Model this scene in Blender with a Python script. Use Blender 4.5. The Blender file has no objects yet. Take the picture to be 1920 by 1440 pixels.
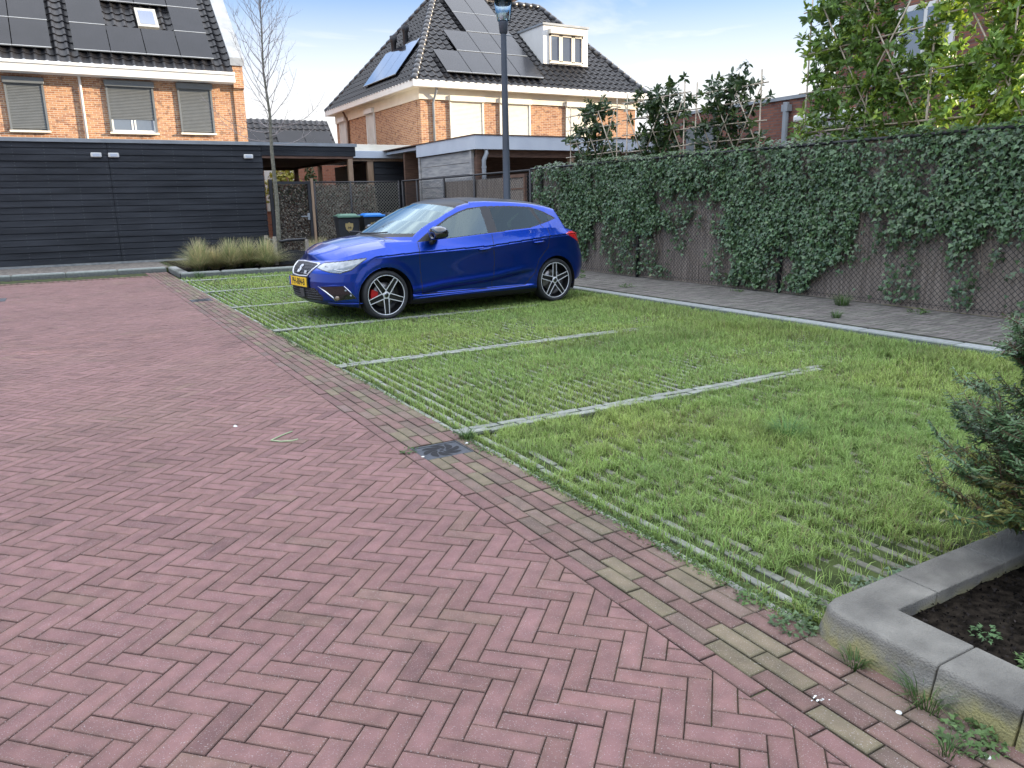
import bpy, math, random
import numpy as np
from mathutils import Vector, Matrix
R = math.radians
rng = np.random.default_rng(7)
random.seed(7)
S = bpy.context.scene
COL = S.collection

# ---------------------------------------------------------------- camera
cam_data = bpy.data.cameras.new('camera')
cam = bpy.data.objects.new('camera', cam_data); COL.objects.link(cam)
cam_data.sensor_fit = 'HORIZONTAL'; cam_data.sensor_width = 36.0
cam_data.lens = 1443.0 / 1920.0 * 36.0
cam_data.clip_start = 0.05; cam_data.clip_end = 2000
_f = 1443.0
def _d(px, py):
    v = Vector(((px - 960) / _f, (py - 720) / _f, 1.0)); return v.normalized()
_A = _d(105, 395); _B = _d(3545, 325); _B = (_B - _A * _B.dot(_A)).normalized()
_C = _B.cross(_A)
if _C.y > 0: _C = -_C
# rows: world X, Y, Z axes in image coordinates (x right, y down, z forward)
right = Vector((_B.x, _A.x, _C.x)); down = Vector((_B.y, _A.y, _C.y)); fwd = Vector((_B.z, _A.z, _C.z))
M4 = Matrix.Identity(4)
for i in range(3):
    M4[i][0] = right[i]; M4[i][1] = -down[i]; M4[i][2] = -fwd[i]
M4[2][3] = 1.40
cam.matrix_world = M4
S.camera = cam

# ---------------------------------------------------------------- sun, sky, exposure
SUN_DIR = Vector((0.90, -0.42, 0.0)).normalized()
SUN_EL = R(14.0)
to_sun = Vector((SUN_DIR.x * math.cos(SUN_EL), SUN_DIR.y * math.cos(SUN_EL), math.sin(SUN_EL)))
sun_data = bpy.data.lights.new('sun', 'SUN'); sun_data.energy = 3.1; sun_data.angle = R(0.5); sun_data.color = (1.0, 0.83, 0.62)
sun = bpy.data.objects.new('sun', sun_data); COL.objects.link(sun)
sun.rotation_euler = to_sun.to_track_quat('Z', 'Y').to_euler(); sun.location = (30, -14, 20)
W = bpy.data.worlds.new('World'); S.world = W; W.use_nodes = True
wn, wl = W.node_tree.nodes, W.node_tree.links
wn.clear()
w_out = wn.new('ShaderNodeOutputWorld'); w_bg = wn.new('ShaderNodeBackground'); w_bg.inputs['Strength'].default_value = 0.15
w_sky = wn.new('ShaderNodeTexSky'); w_sky.sky_type = 'NISHITA'; w_sky.sun_disc = False
w_sky.sun_elevation = SUN_EL; w_sky.sun_rotation = math.atan2(SUN_DIR.x, SUN_DIR.y)
w_sky.air_density = 1.0; w_sky.dust_density = 0.15; w_sky.ozone_density = 3.0
w_tc = wn.new('ShaderNodeTexCoord'); w_sep = wn.new('ShaderNodeSeparateXYZ')
wl.new(w_tc.outputs['Generated'], w_sep.inputs[0])
w_map = wn.new('ShaderNodeMapping'); w_map.inputs['Scale'].default_value = (1.3, 2.2, 7.0); w_map.inputs['Rotation'].default_value = (0.25, 0.1, 0.5)
wl.new(w_tc.outputs['Generated'], w_map.inputs[0])
w_nz = wn.new('ShaderNodeTexNoise'); w_nz.inputs['Scale'].default_value = 2.1; w_nz.inputs['Detail'].default_value = 7; w_nz.inputs['Roughness'].default_value = 0.55
w_nz.inputs['Distortion'].default_value = 0.6
wl.new(w_map.outputs[0], w_nz.inputs['Vector'])
w_r1 = wn.new('ShaderNodeValToRGB'); w_r1.color_ramp.elements[0].position = 0.50; w_r1.color_ramp.elements[1].position = 0.78
wl.new(w_nz.outputs['Fac'], w_r1.inputs[0])
w_hor = wn.new('ShaderNodeMapRange'); w_hor.interpolation_type = 'SMOOTHSTEP'
w_hor.inputs['From Min'].default_value = 0.30; w_hor.inputs['From Max'].default_value = 0.10
w_hor.inputs['To Min'].default_value = 0.0; w_hor.inputs['To Max'].default_value = 1.0
wl.new(w_sep.outputs['Z'], w_hor.inputs['Value'])
w_veil = wn.new('ShaderNodeMapRange'); w_veil.inputs['From Min'].default_value = 0.25; w_veil.inputs['From Max'].default_value = 0.6; w_veil.inputs['To Min'].default_value = 0.0; w_veil.inputs['To Max'].default_value = 0.6
wl.new(w_sep.outputs['Z'], w_veil.inputs['Value'])
w_add = wn.new('ShaderNodeMath'); w_add.operation = 'ADD'; w_add.use_clamp = True
w_mul = wn.new('ShaderNodeMath'); w_mul.operation = 'MULTIPLY'; w_mul.inputs[1].default_value = 0.55
wl.new(w_r1.outputs[0], w_mul.inputs[0]); wl.new(w_mul.outputs[0], w_add.inputs[0]); w_ad2 = wn.new('ShaderNodeMath'); w_ad2.operation = 'ADD'; wl.new(w_hor.outputs[0], w_ad2.inputs[0]); wl.new(w_veil.outputs[0], w_ad2.inputs[1]); wl.new(w_ad2.outputs[0], w_add.inputs[1])
w_mix = wn.new('ShaderNodeMixRGB'); w_mix.inputs['Color2'].default_value = (5.3, 5.35, 5.4, 1)
wl.new(w_add.outputs[0], w_mix.inputs['Fac']); w_tint = wn.new('ShaderNodeMixRGB'); w_tint.blend_type = 'MULTIPLY'; w_tint.inputs['Fac'].default_value = 1.0; w_tint.inputs['Color2'].default_value = (0.36, 0.80, 1.16, 1)
wl.new(w_sky.outputs[0], w_tint.inputs['Color1']); wl.new(w_tint.outputs[0], w_mix.inputs['Color1'])
w_el = wn.new('ShaderNodeMapRange'); w_el.interpolation_type = 'SMOOTHSTEP'
w_el.inputs['From Min'].default_value = 0.28; w_el.inputs['From Max'].default_value = 0.62
w_el.inputs['To Min'].default_value = 0.37; w_el.inputs['To Max'].default_value = 1.25
wl.new(w_sep.outputs['Z'], w_el.inputs['Value'])
w_fin = wn.new('ShaderNodeVectorMath'); w_fin.operation = 'SCALE'
wl.new(w_mix.outputs[0], w_fin.inputs[0]); wl.new(w_el.outputs[0], w_fin.inputs['Scale'])
wl.new(w_fin.outputs[0], w_bg.inputs['Color']); wl.new(w_bg.outputs[0], w_out.inputs['Surface'])
S.view_settings.view_transform = 'Standard'; S.view_settings.look = 'None'
S.view_settings.gamma = 1.0; S.view_settings.use_curve_mapping = False
S.view_settings.exposure = 2.0
S.cycles.use_denoising = True
S.cycles.max_bounces = 8; S.cycles.transparent_max_bounces = 16

# ---------------------------------------------------------------- helpers
ORG = {}
class G:
    """collects polygons of one mesh"""
    def __init__(s): s.v = []; s.f = []; s.n = 0
    def add(s, vs, fs):
        for p in vs: s.v.append(tuple(p))
        for f in fs: s.f.append(tuple(i + s.n for i in f))
        s.n += len(vs); return s
    def box(s, a, b):
        x0, y0, z0 = a; x1, y1, z1 = b
        return s.add([(x0,y0,z0),(x1,y0,z0),(x1,y1,z0),(x0,y1,z0),(x0,y0,z1),(x1,y0,z1),(x1,y1,z1),(x0,y1,z1)],
              [(0,3,2,1),(4,5,6,7),(0,1,5,4),(1,2,6,5),(2,3,7,6),(3,0,4,7)])
    def beam(s, p, q, w, h, up=(0,0,1)):
        p = Vector(p); q = Vector(q); d = (q - p).normalized(); u = Vector(up)
        if abs(d.dot(u)) > 0.95: u = Vector((1,0,0))
        a = d.cross(u).normalized() * (w / 2); b = a.cross(d).normalized() * (h / 2)
        vs = [o + sa * a + sb * b for o in (p, q) for sa, sb in ((-1,-1),(1,-1),(1,1),(-1,1))]
        return s.add(vs, [(0,1,2,3),(7,6,5,4),(0,4,5,1),(1,5,6,2),(2,6,7,3),(3,7,4,0)])
    def tube(s, pts, rad, n=6, cap=True):
        pts = [Vector(p) for p in pts]; k = len(pts)
        if not hasattr(rad, '__len__'): rad = [rad] * k
        vs = []; ref = None
        for i in range(k):
            d = (pts[min(i+1,k-1)] - pts[max(i-1,0)])
            d = d.normalized() if d.length > 1e-9 else Vector((0,0,1))
            if ref is None: ref = Vector((1,0,0)) if abs(d.x) < 0.8 else Vector((0,1,0))
            a = (ref - d * ref.dot(d)).normalized(); ref = a; b = d.cross(a)
            for j in range(n):
                t = 2 * math.pi * j / n
                vs.append(pts[i] + (a * math.cos(t) + b * math.sin(t)) * rad[i])
        fs = [(i*n+j, i*n+(j+1)%n, (i+1)*n+(j+1)%n, (i+1)*n+j) for i in range(k-1) for j in range(n)]
        if cap: fs += [tuple(range(n))[::-1], tuple(range((k-1)*n, k*n))]
        return s.add(vs, fs)
    def lathe(s, prof, n=24, o=(0,0,0), axis='z', closed=False):
        vs = []
        for r, h in prof:
            for j in range(n):
                t = 2 * math.pi * j / n; c, q = r * math.cos(t), r * math.sin(t)
                vs.append((o[0]+c, o[1]+q, o[2]+h) if axis == 'z' else (o[0]+c, o[1]+h, o[2]+q))
        k = len(prof); fs = []
        for i in range(k if closed else k-1):
            i2 = (i+1) % k
            for j in range(n):
                f = (i*n+j, i*n+(j+1)%n, i2*n+(j+1)%n, i2*n+j)
                fs.append(f if axis == 'z' else f[::-1])
        return s.add(vs, fs)
    def prism(s, pts, vec):
        n = len(pts); vec = Vector(vec); a = [Vector(p) for p in pts]; b = [p + vec for p in a]
        return s.add(a + b, [tuple(range(n))[::-1], tuple(range(n, 2*n))] + [(i, (i+1)%n, n+(i+1)%n, n+i) for i in range(n)])
    def quad(s, *p): return s.add(p, [tuple(range(len(p)))])

def finish(o, mesh, mat, parent, smooth, bevel):
    if mat is not None: mesh.materials.append(mat)
    if smooth:
        mesh.polygons.foreach_set('use_smooth', np.ones(len(mesh.polygons), dtype=bool))
    COL.objects.link(o)
    if parent is not None: o.parent = parent; ORG[o] = ORG[parent]
    else: ORG[o] = np.zeros(3)
    if bevel:
        m = o.modifiers.new('bevel', 'BEVEL'); m.width = bevel; m.segments = 2; m.limit_method = 'ANGLE'
    return o
def mk(name, g, mat, parent=None, smooth=False, bevel=0, recalc=False):
    org = ORG[parent] if parent is not None else np.zeros(3)
    v = np.array(g.v, float).reshape(-1, 3) - org
    me = bpy.data.meshes.new(name); me.from_pydata(v.tolist(), [], g.f); me.update()
    return finish(bpy.data.objects.new(name, me), me, mat, parent, smooth, bevel)
def mk_np(name, v, f, mat, parent=None, smooth=False, col=None):
    org = ORG[parent] if parent is not None else np.zeros(3)
    v = np.asarray(v, dtype=np.float32) - org.astype(np.float32)
    fl = f if isinstance(f, list) else [f]
    me = bpy.data.meshes.new(name)
    me.vertices.add(len(v)); me.vertices.foreach_set('co', np.ascontiguousarray(v, dtype=np.float32).ravel())
    loops = np.concatenate([a.ravel() for a in fl]).astype(np.int32)
    sizes = np.concatenate([np.full(len(a), a.shape[1]) for a in fl]).astype(np.int32)
    starts = np.concatenate([[0], np.cumsum(sizes)[:-1]]).astype(np.int32)
    me.loops.add(len(loops)); me.loops.foreach_set('vertex_index', loops)
    me.polygons.add(len(sizes)); me.polygons.foreach_set('loop_start', starts)
    try: me.polygons.foreach_set('loop_total', sizes)
    except Exception: pass
    me.update(calc_edges=True); me.validate()
    if col is not None:
        a = me.attributes.new('Col', 'FLOAT_COLOR', 'POINT')
        c = np.ones((len(v), 4), np.float32); c[:, :3] = col; a.data.foreach_set('color', c.ravel())
    return finish(bpy.data.objects.new(name, me), me, mat, parent, smooth, 0)
def tag(o, label=None, cat=None, group=None, kind=None):
    if label: o['label'] = label
    if cat: o['category'] = cat
    if group: o['group'] = group
    if kind: o['kind'] = kind
    return o
def thing(name, label, cat, loc=(0,0,0), rz=0, group=None, local=False):
    o = bpy.data.objects.new(name, None); COL.objects.link(o); o.empty_display_size = 0.2
    o.location = loc; o.rotation_euler = (0, 0, rz)
    ORG[o] = np.zeros(3) if local else np.array(loc, float)
    return tag(o, label, cat, group)
def hash2(i, j, s):
    h = (i * 374761393 + j * 668265263 + s * 974711) & 0x7fffffff
    h = ((h ^ (h >> 13)) * 1274126177) & 0x7fffffff
    return ((h ^ (h >> 16)) & 0xffff) / 65535.0
def vnoise(x, y, s=0):
    x = np.asarray(x, float); y = np.asarray(y, float)
    i = np.floor(x).astype(np.int64); j = np.floor(y).astype(np.int64); u = x - i; v = y - j
    u = u*u*(3-2*u); v = v*v*(3-2*v)
    return (hash2(i,j,s)*(1-u)+hash2(i+1,j,s)*u)*(1-v)+(hash2(i,j+1,s)*(1-u)+hash2(i+1,j+1,s)*u)*v
def fbm(x, y, s=0):
    return 0.55*vnoise(x,y,s)+0.3*vnoise(x*2.1+5,y*2.1,s+1)+0.15*vnoise(x*4.3,y*4.3+9,s+2)
def sstep(a, b, x):
    t = np.clip((np.asarray(x, float)-a)/(b-a), 0, 1); return t*t*(3-2*t)

# ---------------------------------------------------------------- materials
def M(name, c, c2=None, rough=0.8, scale=6, detail=5, stretch=(1,1,1), bump=0, bscale=60, spec=0.5, metal=0, coat=0,
      attr=False, transl=0, lo=0.35, hi=0.65, emit=None):
    m = bpy.data.materials.new(name); m.use_nodes = True; nt = m.node_tree; n, l = nt.nodes, nt.links
    p = n['Principled BSDF']; out = n['Material Output']
    p.inputs['Roughness'].default_value = rough; p.inputs['Metallic'].default_value = metal
    p.inputs['Specular IOR Level'].default_value = spec
    p.inputs['Coat Weight'].default_value = coat; p.inputs['Coat Roughness'].default_value = 0.03
    geo = n.new('ShaderNodeNewGeometry'); mp = n.new('ShaderNodeMapping'); mp.inputs['Scale'].default_value = stretch
    l.new(geo.outputs['Position'], mp.inputs[0])
    src = None
    if c2 is not None:
        nz = n.new('ShaderNodeTexNoise'); nz.inputs['Scale'].default_value = scale; nz.inputs['Detail'].default_value = detail
        l.new(mp.outputs[0], nz.inputs['Vector'])
        rp = n.new('ShaderNodeValToRGB'); rp.color_ramp.elements[0].position = lo; rp.color_ramp.elements[1].position = hi
        rp.color_ramp.elements[0].color = (*c, 1); rp.color_ramp.elements[1].color = (*c2, 1)
        l.new(nz.outputs['Fac'], rp.inputs[0]); src = rp.outputs[0]
    else: p.inputs['Base Color'].default_value = (*c, 1)
    if attr:
        at = n.new('ShaderNodeAttribute'); at.attribute_name = 'Col'
        if src is not None:
            mx = n.new('ShaderNodeMixRGB'); mx.blend_type = 'MULTIPLY'; mx.inputs['Fac'].default_value = 1
            l.new(src, mx.inputs['Color1']); l.new(at.outputs['Color'], mx.inputs['Color2']); src = mx.outputs[0]
        else: src = at.outputs['Color']
    if src is not None: l.new(src, p.inputs['Base Color'])
    if bump:
        nb = n.new('ShaderNodeTexNoise'); nb.inputs['Scale'].default_value = bscale; nb.inputs['Detail'].default_value = 4
        l.new(mp.outputs[0], nb.inputs['Vector'])
        b = n.new('ShaderNodeBump'); b.inputs['Strength'].default_value = bump; b.inputs['Distance'].default_value = 0.01
        l.new(nb.outputs['Fac'], b.inputs['Height']); l.new(b.outputs[0], p.inputs['Normal'])
    if transl:
        t = n.new('ShaderNodeBsdfTranslucent'); ms = n.new('ShaderNodeMixShader'); ms.inputs[0].default_value = transl
        if src is not None: l.new(src, t.inputs['Color'])
        else: t.inputs['Color'].default_value = (*c, 1)
        l.new(p.outputs[0], ms.inputs[1]); l.new(t.outputs[0], ms.inputs[2]); l.new(ms.outputs[0], out.inputs['Surface'])
    return m
def brick_mat(name, c1, c2, mortar, bw=0.215, rh=0.0625, dark=(0.06,0.03,0.03)):
    m = bpy.data.materials.new(name); m.use_nodes = True; n, l = m.node_tree.nodes, m.node_tree.links
    p = n['Principled BSDF']; p.inputs['Roughness'].default_value = 0.9; p.inputs['Specular IOR Level'].default_value = 0.2
    geo = n.new('ShaderNodeNewGeometry'); sp = n.new('ShaderNodeSeparateXYZ'); l.new(geo.outputs['Position'], sp.inputs[0])
    ad = n.new('ShaderNodeMath'); ad.operation = 'ADD'; l.new(sp.outputs[0], ad.inputs[0]); l.new(sp.outputs[1], ad.inputs[1])
    cb = n.new('ShaderNodeCombineXYZ'); l.new(ad.outputs[0], cb.inputs[0]); l.new(sp.outputs[2], cb.inputs[1])
    bt = n.new('ShaderNodeTexBrick'); l.new(cb.outputs[0], bt.inputs['Vector'])
    bt.inputs['Scale'].default_value = 1.0; bt.inputs['Brick Width'].default_value = bw; bt.inputs['Row Height'].default_value = rh
    bt.inputs['Mortar Size'].default_value = 0.008; bt.inputs['Mortar Smooth'].default_value = 0.1; bt.inputs['Bias'].default_value = 0.0
    bt.inputs['Color1'].default_value = (*c1,1); bt.inputs['Color2'].default_value = (*c2,1); bt.inputs['Mortar'].default_value = (*mortar,1)
    # odd dark bricks: a second brick pattern with same layout thresholded by noise
    nz = n.new('ShaderNodeTexNoise'); nz.inputs['Scale'].default_value = 5.5; nz.inputs['Detail'].default_value = 3
    l.new(cb.outputs[0], nz.inputs['Vector'])
    rp = n.new('ShaderNodeValToRGB'); rp.color_ramp.elements[0].position = 0.56; rp.color_ramp.elements[1].position = 0.66
    l.new(nz.outputs['Fac'], rp.inputs[0])
    ml = n.new('ShaderNodeMath'); ml.operation = 'MULTIPLY'; ml.inputs[1].default_value = 0.55; l.new(rp.outputs[0], ml.inputs[0])
    mx = n.new('ShaderNodeMixRGB'); l.new(ml.outputs[0], mx.inputs['Fac']); l.new(bt.outputs['Color'], mx.inputs['Color1']); mx.inputs['Color2'].default_value = (*dark,1)
    l.new(mx.outputs[0], p.inputs['Base Color'])
    b = n.new('ShaderNodeBump'); b.inputs['Strength'].default_value = 0.5; b.inputs['Distance'].default_value = 0.006; b.invert = True
    l.new(bt.outputs['Fac'], b.inputs['Height']); l.new(b.outputs[0], p.inputs['Normal'])
    return m
def glass_mat(name, tint=(0.25,0.3,0.3), rough=0.0, ior=1.5, base=0.04):
    m = bpy.data.materials.new(name); m.use_nodes = True; n, l = m.node_tree.nodes, m.node_tree.links
    n.remove(n['Principled BSDF']); out = n['Material Output']
    t = n.new('ShaderNodeBsdfTransparent'); t.inputs['Color'].default_value = (*tint,1)
    g = n.new('ShaderNodeBsdfGlossy'); g.inputs['Roughness'].default_value = rough; g.inputs['Color'].default_value = (0.72,0.92,1,1)
    fr = n.new('ShaderNodeFresnel'); fr.inputs['IOR'].default_value = ior
    ad = n.new('ShaderNodeMath'); ad.operation = 'ADD'; ad.use_clamp = True; ad.inputs[1].default_value = base; l.new(fr.outputs[0], ad.inputs[0])
    mx = n.new('ShaderNodeMixShader'); l.new(ad.outputs[0], mx.inputs[0]); l.new(t.outputs[0], mx.inputs[1]); l.new(g.outputs[0], mx.inputs[2])
    l.new(mx.outputs[0], out.inputs['Surface']); return m

m_paver = M('paver_red', (0.85,0.85,0.85), (1.1,1.08,1.08), rough=0.85, scale=14, detail=8, bump=0.35, bscale=220, attr=True, spec=0.3)
def speckle(m, thr=0.70, scale=330, col=(0.42,0.38,0.36), amt=0.55):
    n, l = m.node_tree.nodes, m.node_tree.links; b = n['Principled BSDF'].inputs['Base Color']; src = b.links[0].from_socket
    g_ = n.new('ShaderNodeNewGeometry'); z = n.new('ShaderNodeTexNoise'); z.inputs['Scale'].default_value = scale; z.inputs['Detail'].default_value = 1; l.new(g_.outputs['Position'], z.inputs['Vector'])
    r = n.new('ShaderNodeValToRGB'); r.color_ramp.elements[0].position = thr; r.color_ramp.elements[1].position = thr+0.05; l.new(z.outputs['Fac'], r.inputs[0])
    k = n.new('ShaderNodeMath'); k.operation = 'MULTIPLY'; k.inputs[1].default_value = amt; l.new(r.outputs[0], k.inputs[0])
    # broad stains, brown-grey
    z2 = n.new('ShaderNodeTexNoise'); z2.inputs['Scale'].default_value = 1.7; z2.inputs['Detail'].default_value = 9; z2.inputs['Roughness'].default_value = 0.65; l.new(g_.outputs['Position'], z2.inputs['Vector'])
    r2 = n.new('ShaderNodeValToRGB'); r2.color_ramp.elements[0].position = 0.52; r2.color_ramp.elements[1].position = 0.72; r2.color_ramp.elements[0].color = (1,1,1,1); r2.color_ramp.elements[1].color = (0.74,0.76,0.74,1); l.new(z2.outputs['Fac'], r2.inputs[0])
    mm = n.new('ShaderNodeMixRGB'); mm.blend_type = 'MULTIPLY'; mm.inputs['Fac'].default_value = 1; l.new(src, mm.inputs['Color1']); l.new(r2.outputs[0], mm.inputs['Color2'])
    x = n.new('ShaderNodeMixRGB'); x.inputs['Color2'].default_value = (*col,1); l.new(k.outputs[0], x.inputs['Fac']); l.new(mm.outputs[0], x.inputs['Color1']); l.new(x.outputs[0], b)
speckle(m_paver, 0.66, 260)
m_joint = M('joint_soil', (0.045,0.042,0.030), (0.07,0.095,0.03), rough=1, scale=9, lo=0.45, hi=0.62, spec=0.1)
m_grey_paver = M('paver_grey', (0.85,0.85,0.85), (1.1,1.1,1.1), rough=0.9, scale=12, attr=True, bump=0.3, bscale=200)
m_slab = M('paver_concrete', (0.8,0.8,0.8), (1.1,1.1,1.08), rough=0.9, scale=25, detail=8, attr=True, bump=0.4, bscale=260)
m_soil = M('soil_dark', (0.006,0.005,0.004), (0.026,0.021,0.016), rough=1, scale=30, detail=8, bump=1.0, bscale=60, spec=0.03)
m_lawnsoil = M('lawn_soil', (0.034,0.045,0.018), (0.065,0.085,0.030), rough=1, scale=7, detail=8, bump=0.6, bscale=90, spec=0.05)
m_ground = M('ground_grey', (0.10,0.095,0.09), (0.14,0.13,0.12), rough=1, scale=3)
m_concrete = M('kerb_concrete', (0.20,0.205,0.20), (0.29,0.29,0.275), rough=0.9, scale=9, detail=10, bump=0.35, bscale=180)
m_brick_orange = brick_mat('brick_orange', (0.44,0.235,0.115), (0.28,0.125,0.065), (0.46,0.38,0.29), dark=(0.09,0.05,0.042))
m_brick_brown = brick_mat('brick_brown', (0.24,0.10,0.065), (0.14,0.06,0.045), (0.12,0.10,0.09))
m_tile = M('roof_tile', (0.006,0.006,0.0075), (0.014,0.0135,0.0145), rough=0.40, scale=3, spec=0.32)
m_panel = M('solar_panel', (0.007,0.008,0.011), (0.010,0.011,0.015), rough=0.25, scale=2, spec=0.28, coat=0.06)
m_white = M('white_paint', (0.62,0.61,0.56), (0.68,0.67,0.62), rough=0.55, scale=2)
m_cream = M('cream_board', (0.66,0.60,0.47), (0.72,0.66,0.53), rough=0.6, scale=2)
m_shutter_grey = M('shutter_grey', (0.115,0.125,0.125), (0.13,0.14,0.14), rough=0.5, scale=4)
m_shutter_cream = M('shutter_cream', (0.70,0.67,0.56), (0.76,0.72,0.61), rough=0.5, scale=4)
m_zinc = M('zinc', (0.22,0.24,0.25), (0.28,0.30,0.31), rough=0.55, scale=3, metal=0.1)
m_fascia = M('fascia_grey', (0.46,0.50,0.55), (0.52,0.56,0.60), rough=0.5, scale=2)
m_plank = M('black_plank', (0.005,0.0065,0.009), (0.023,0.026,0.031), rough=0.62, scale=1.0, detail=10, stretch=(0.7,0.7,7), bump=0.35, bscale=18, spec=0.4)
m_wood = M('wood_tan', (0.24,0.16,0.10), (0.34,0.23,0.145), rough=0.75, scale=4, detail=8, stretch=(6,6,0.8))
m_wood_brown = M('wood_brown', (0.085,0.045,0.028), (0.15,0.08,0.05), rough=0.75, scale=4, stretch=(1,1,6))
m_wood_grey = M('wood_grey', (0.24,0.24,0.235), (0.40,0.38,0.35), rough=0.85, scale=2.2, detail=9, stretch=(1,1,8))
m_iron = M('iron_black', (0.012,0.012,0.014), (0.022,0.022,0.024), rough=0.55, scale=8)
m_dark = M('dark_interior', (0.008,0.008,0.009), rough=0.9)
m_pane = glass_mat('window_pane', (0.35,0.42,0.45), 0.01, 1.5, 0.12)

# ---------------------------------------------------------------- ground
GZ = -0.06
mk('ground', G().quad((-400,-400,GZ),(400,-400,GZ),(400,600,GZ),(-400,600,GZ)), m_ground)['kind'] = 'structure'

def clip_half(poly, ax, val, keep_less):
    out = []
    n = len(poly)
    for i in range(n):
        a, b = poly[i], poly[(i+1)%n]
        ina = (a[ax] <= val) == keep_less or a[ax] == val; inb = (b[ax] <= val) == keep_less or b[ax] == val
        if ina: out.append(a)
        if ina != inb:
            t = (val-a[ax])/(b[ax]-a[ax]); out.append((a[0]+(b[0]-a[0])*t, a[1]+(b[1]-a[1])*t))
    return out
def area(p): return 0.5*sum(p[i][0]*p[(i+1)%len(p)][1]-p[(i+1)%len(p)][0]*p[i][1] for i in range(len(p)))
def inset(poly, d):
    n = len(poly); res = []
    for i in range(n):
        p0, p1, p2 = poly[i-1], poly[i], poly[(i+1)%n]
        e1 = (p1[0]-p0[0], p1[1]-p0[1]); e2 = (p2[0]-p1[0], p2[1]-p1[1])
        l1 = math.hypot(*e1) or 1e-9; l2 = math.hypot(*e2) or 1e-9
        n1 = (-e1[1]/l1, e1[0]/l1); n2 = (-e2[1]/l2, e2[0]/l2)
        k = 1 + n1[0]*n2[0]+n1[1]*n2[1]
        k = max(k, 0.25)
        res.append((p1[0]+d*(n1[0]+n2[0])/k, p1[1]+d*(n1[1]+n2[1])/k))
    return res
class Pavers:
    def __init__(s): s.v = []; s.f = []; s.c = []
    def add(s, poly, z, col, gap=0.0012, bev=0.0026, drop=0.0028, tilt=0.0, depth=0.02):
        if area(poly) < 0: poly = poly[::-1]
        if area(poly) < 0.0006: return
        o = inset(poly, gap); t = inset(poly, gap+bev)
        if area(t) < 0.0002: return
        n = len(poly); b = len(s.v)
        tx, ty = random.gauss(0, tilt), random.gauss(0, tilt); cx = sum(p[0] for p in poly)/n; cy = sum(p[1] for p in poly)/n
        hz = lambda p: z + (p[0]-cx)*tx + (p[1]-cy)*ty
        i2 = inset(poly, gap+bev+0.016) if bev < 0.0055 else t
        if (bev < 0.0055) and (n != 4 or area(poly) < 0.008 or area(i2) < 0.0008): i2 = [(p[0]*0.7+cx*0.3, p[1]*0.7+cy*0.3) for p in t]
        rim = 0.86+0.09*random.random(); gr = (col[0]*rim*0.97, col[1]*rim*1.03, col[2]*rim*0.94)  # darker greenish ring: mossy edge plus painted shading of the rounded edges
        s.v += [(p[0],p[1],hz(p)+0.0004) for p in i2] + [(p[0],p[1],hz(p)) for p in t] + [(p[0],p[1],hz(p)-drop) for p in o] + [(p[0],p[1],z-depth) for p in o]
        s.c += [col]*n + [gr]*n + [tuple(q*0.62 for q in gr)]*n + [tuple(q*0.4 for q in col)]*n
        s.f.append(tuple(range(b,b+n)))
        for i in range(n):
            j = (i+1)%n
            for lv in (0,1,2): s.f.append((b+(lv+1)*n+i,b+(lv+1)*n+j,b+lv*n+j,b+lv*n+i))
    def build(s, name, mat):
        me = bpy.data.meshes.new(name); me.from_pydata(s.v, [], s.f); me.update()
        a = me.attributes.new('Col','FLOAT_COLOR','POINT'); c = np.ones((len(s.v),4),np.float32); c[:,:3] = np.array(s.c); a.data.foreach_set('color', c.ravel())
        return finish(bpy.data.objects.new(name, me), me, mat, None, False, 0)
def red_tone(x, y):
    k = 0.88 + 0.17*random.random() + 0.26*(float(fbm(x*0.8, y*0.8, 3))-0.5)
    if random.random() < 0.05: k *= 0.80
    pink = random.random()
    c = [0.190+0.016*pink, 0.104+0.008*pink, 0.093+0.012*pink]
    moss = 0.3*max(0.0, float(fbm(x*1.3+7, y*1.3, 11))-0.56)+0.12*(random.random() < 0.02)
    return (k*c[0]*(1-0.35*moss), k*c[1]*(1+0.35*moss), k*c[2]*(1-0.4*moss))
XJ, XG = 1.545, 1.985
BW, BL = 0.0713, 0.2139
pv = Pavers()
ca = math.cos(math.pi/4)
def to_w(u, v): return (ca*(u+v) + 0.35, ca*(v-u) + 0.11)      # rotated by -45 degrees
Y0R, Y1R, X0R = 0.35, 19.20, -4.6
umin, umax = -24, 22
for j in range(-300, 320):
    for nn in range(-60, 60):
        for hv in (0, 1):
            if hv == 0: a = ((j+6*nn)*BW, j*BW); poly = [(a[0],a[1]),(a[0]+3*BW,a[1]),(a[0]+3*BW,a[1]+BW),(a[0],a[1]+BW)]
            else: a = (j*BW, (j-5+6*nn)*BW); poly = [(a[0],a[1]),(a[0]+BW,a[1]),(a[0]+BW,a[1]+3*BW),(a[0],a[1]+3*BW)]
            cx, cy = to_w(a[0]+BW, a[1]+BW)
            if cx < X0R or cx > XJ+0.3 or cy < Y0R or cy > Y1R+0.3: continue
            # left of the view only a narrow strip is ever seen
            if cx < -1.9 - 0.05*cy: continue
            w = [to_w(*p) for p in poly]
            w = clip_half(w, 0, XJ, True)
            if len(w) >= 3: w = clip_half(w, 1, Y1R, True)
            if len(w) >= 3:
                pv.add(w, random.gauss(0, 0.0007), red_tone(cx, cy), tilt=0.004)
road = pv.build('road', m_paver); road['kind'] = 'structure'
jt = mk('road_joints', G().quad((-60,-20,-0.0085),(1.9865,-20,-0.0085),(1.9865,19.2,-0.0085),(-60,19.2,-0.0085)), m_joint); jt['kind'] = 'structure'
far_road = mk('road_beyond', G().quad((-60,-20,-0.004),(-2.9,-20,-0.004),(-2.9,19.1,-0.004),(-60,19.1,-0.004)), M('road_far', (0.24,0.135,0.13),(0.29,0.16,0.155), scale=4)); far_road['kind'] = 'structure'
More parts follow.
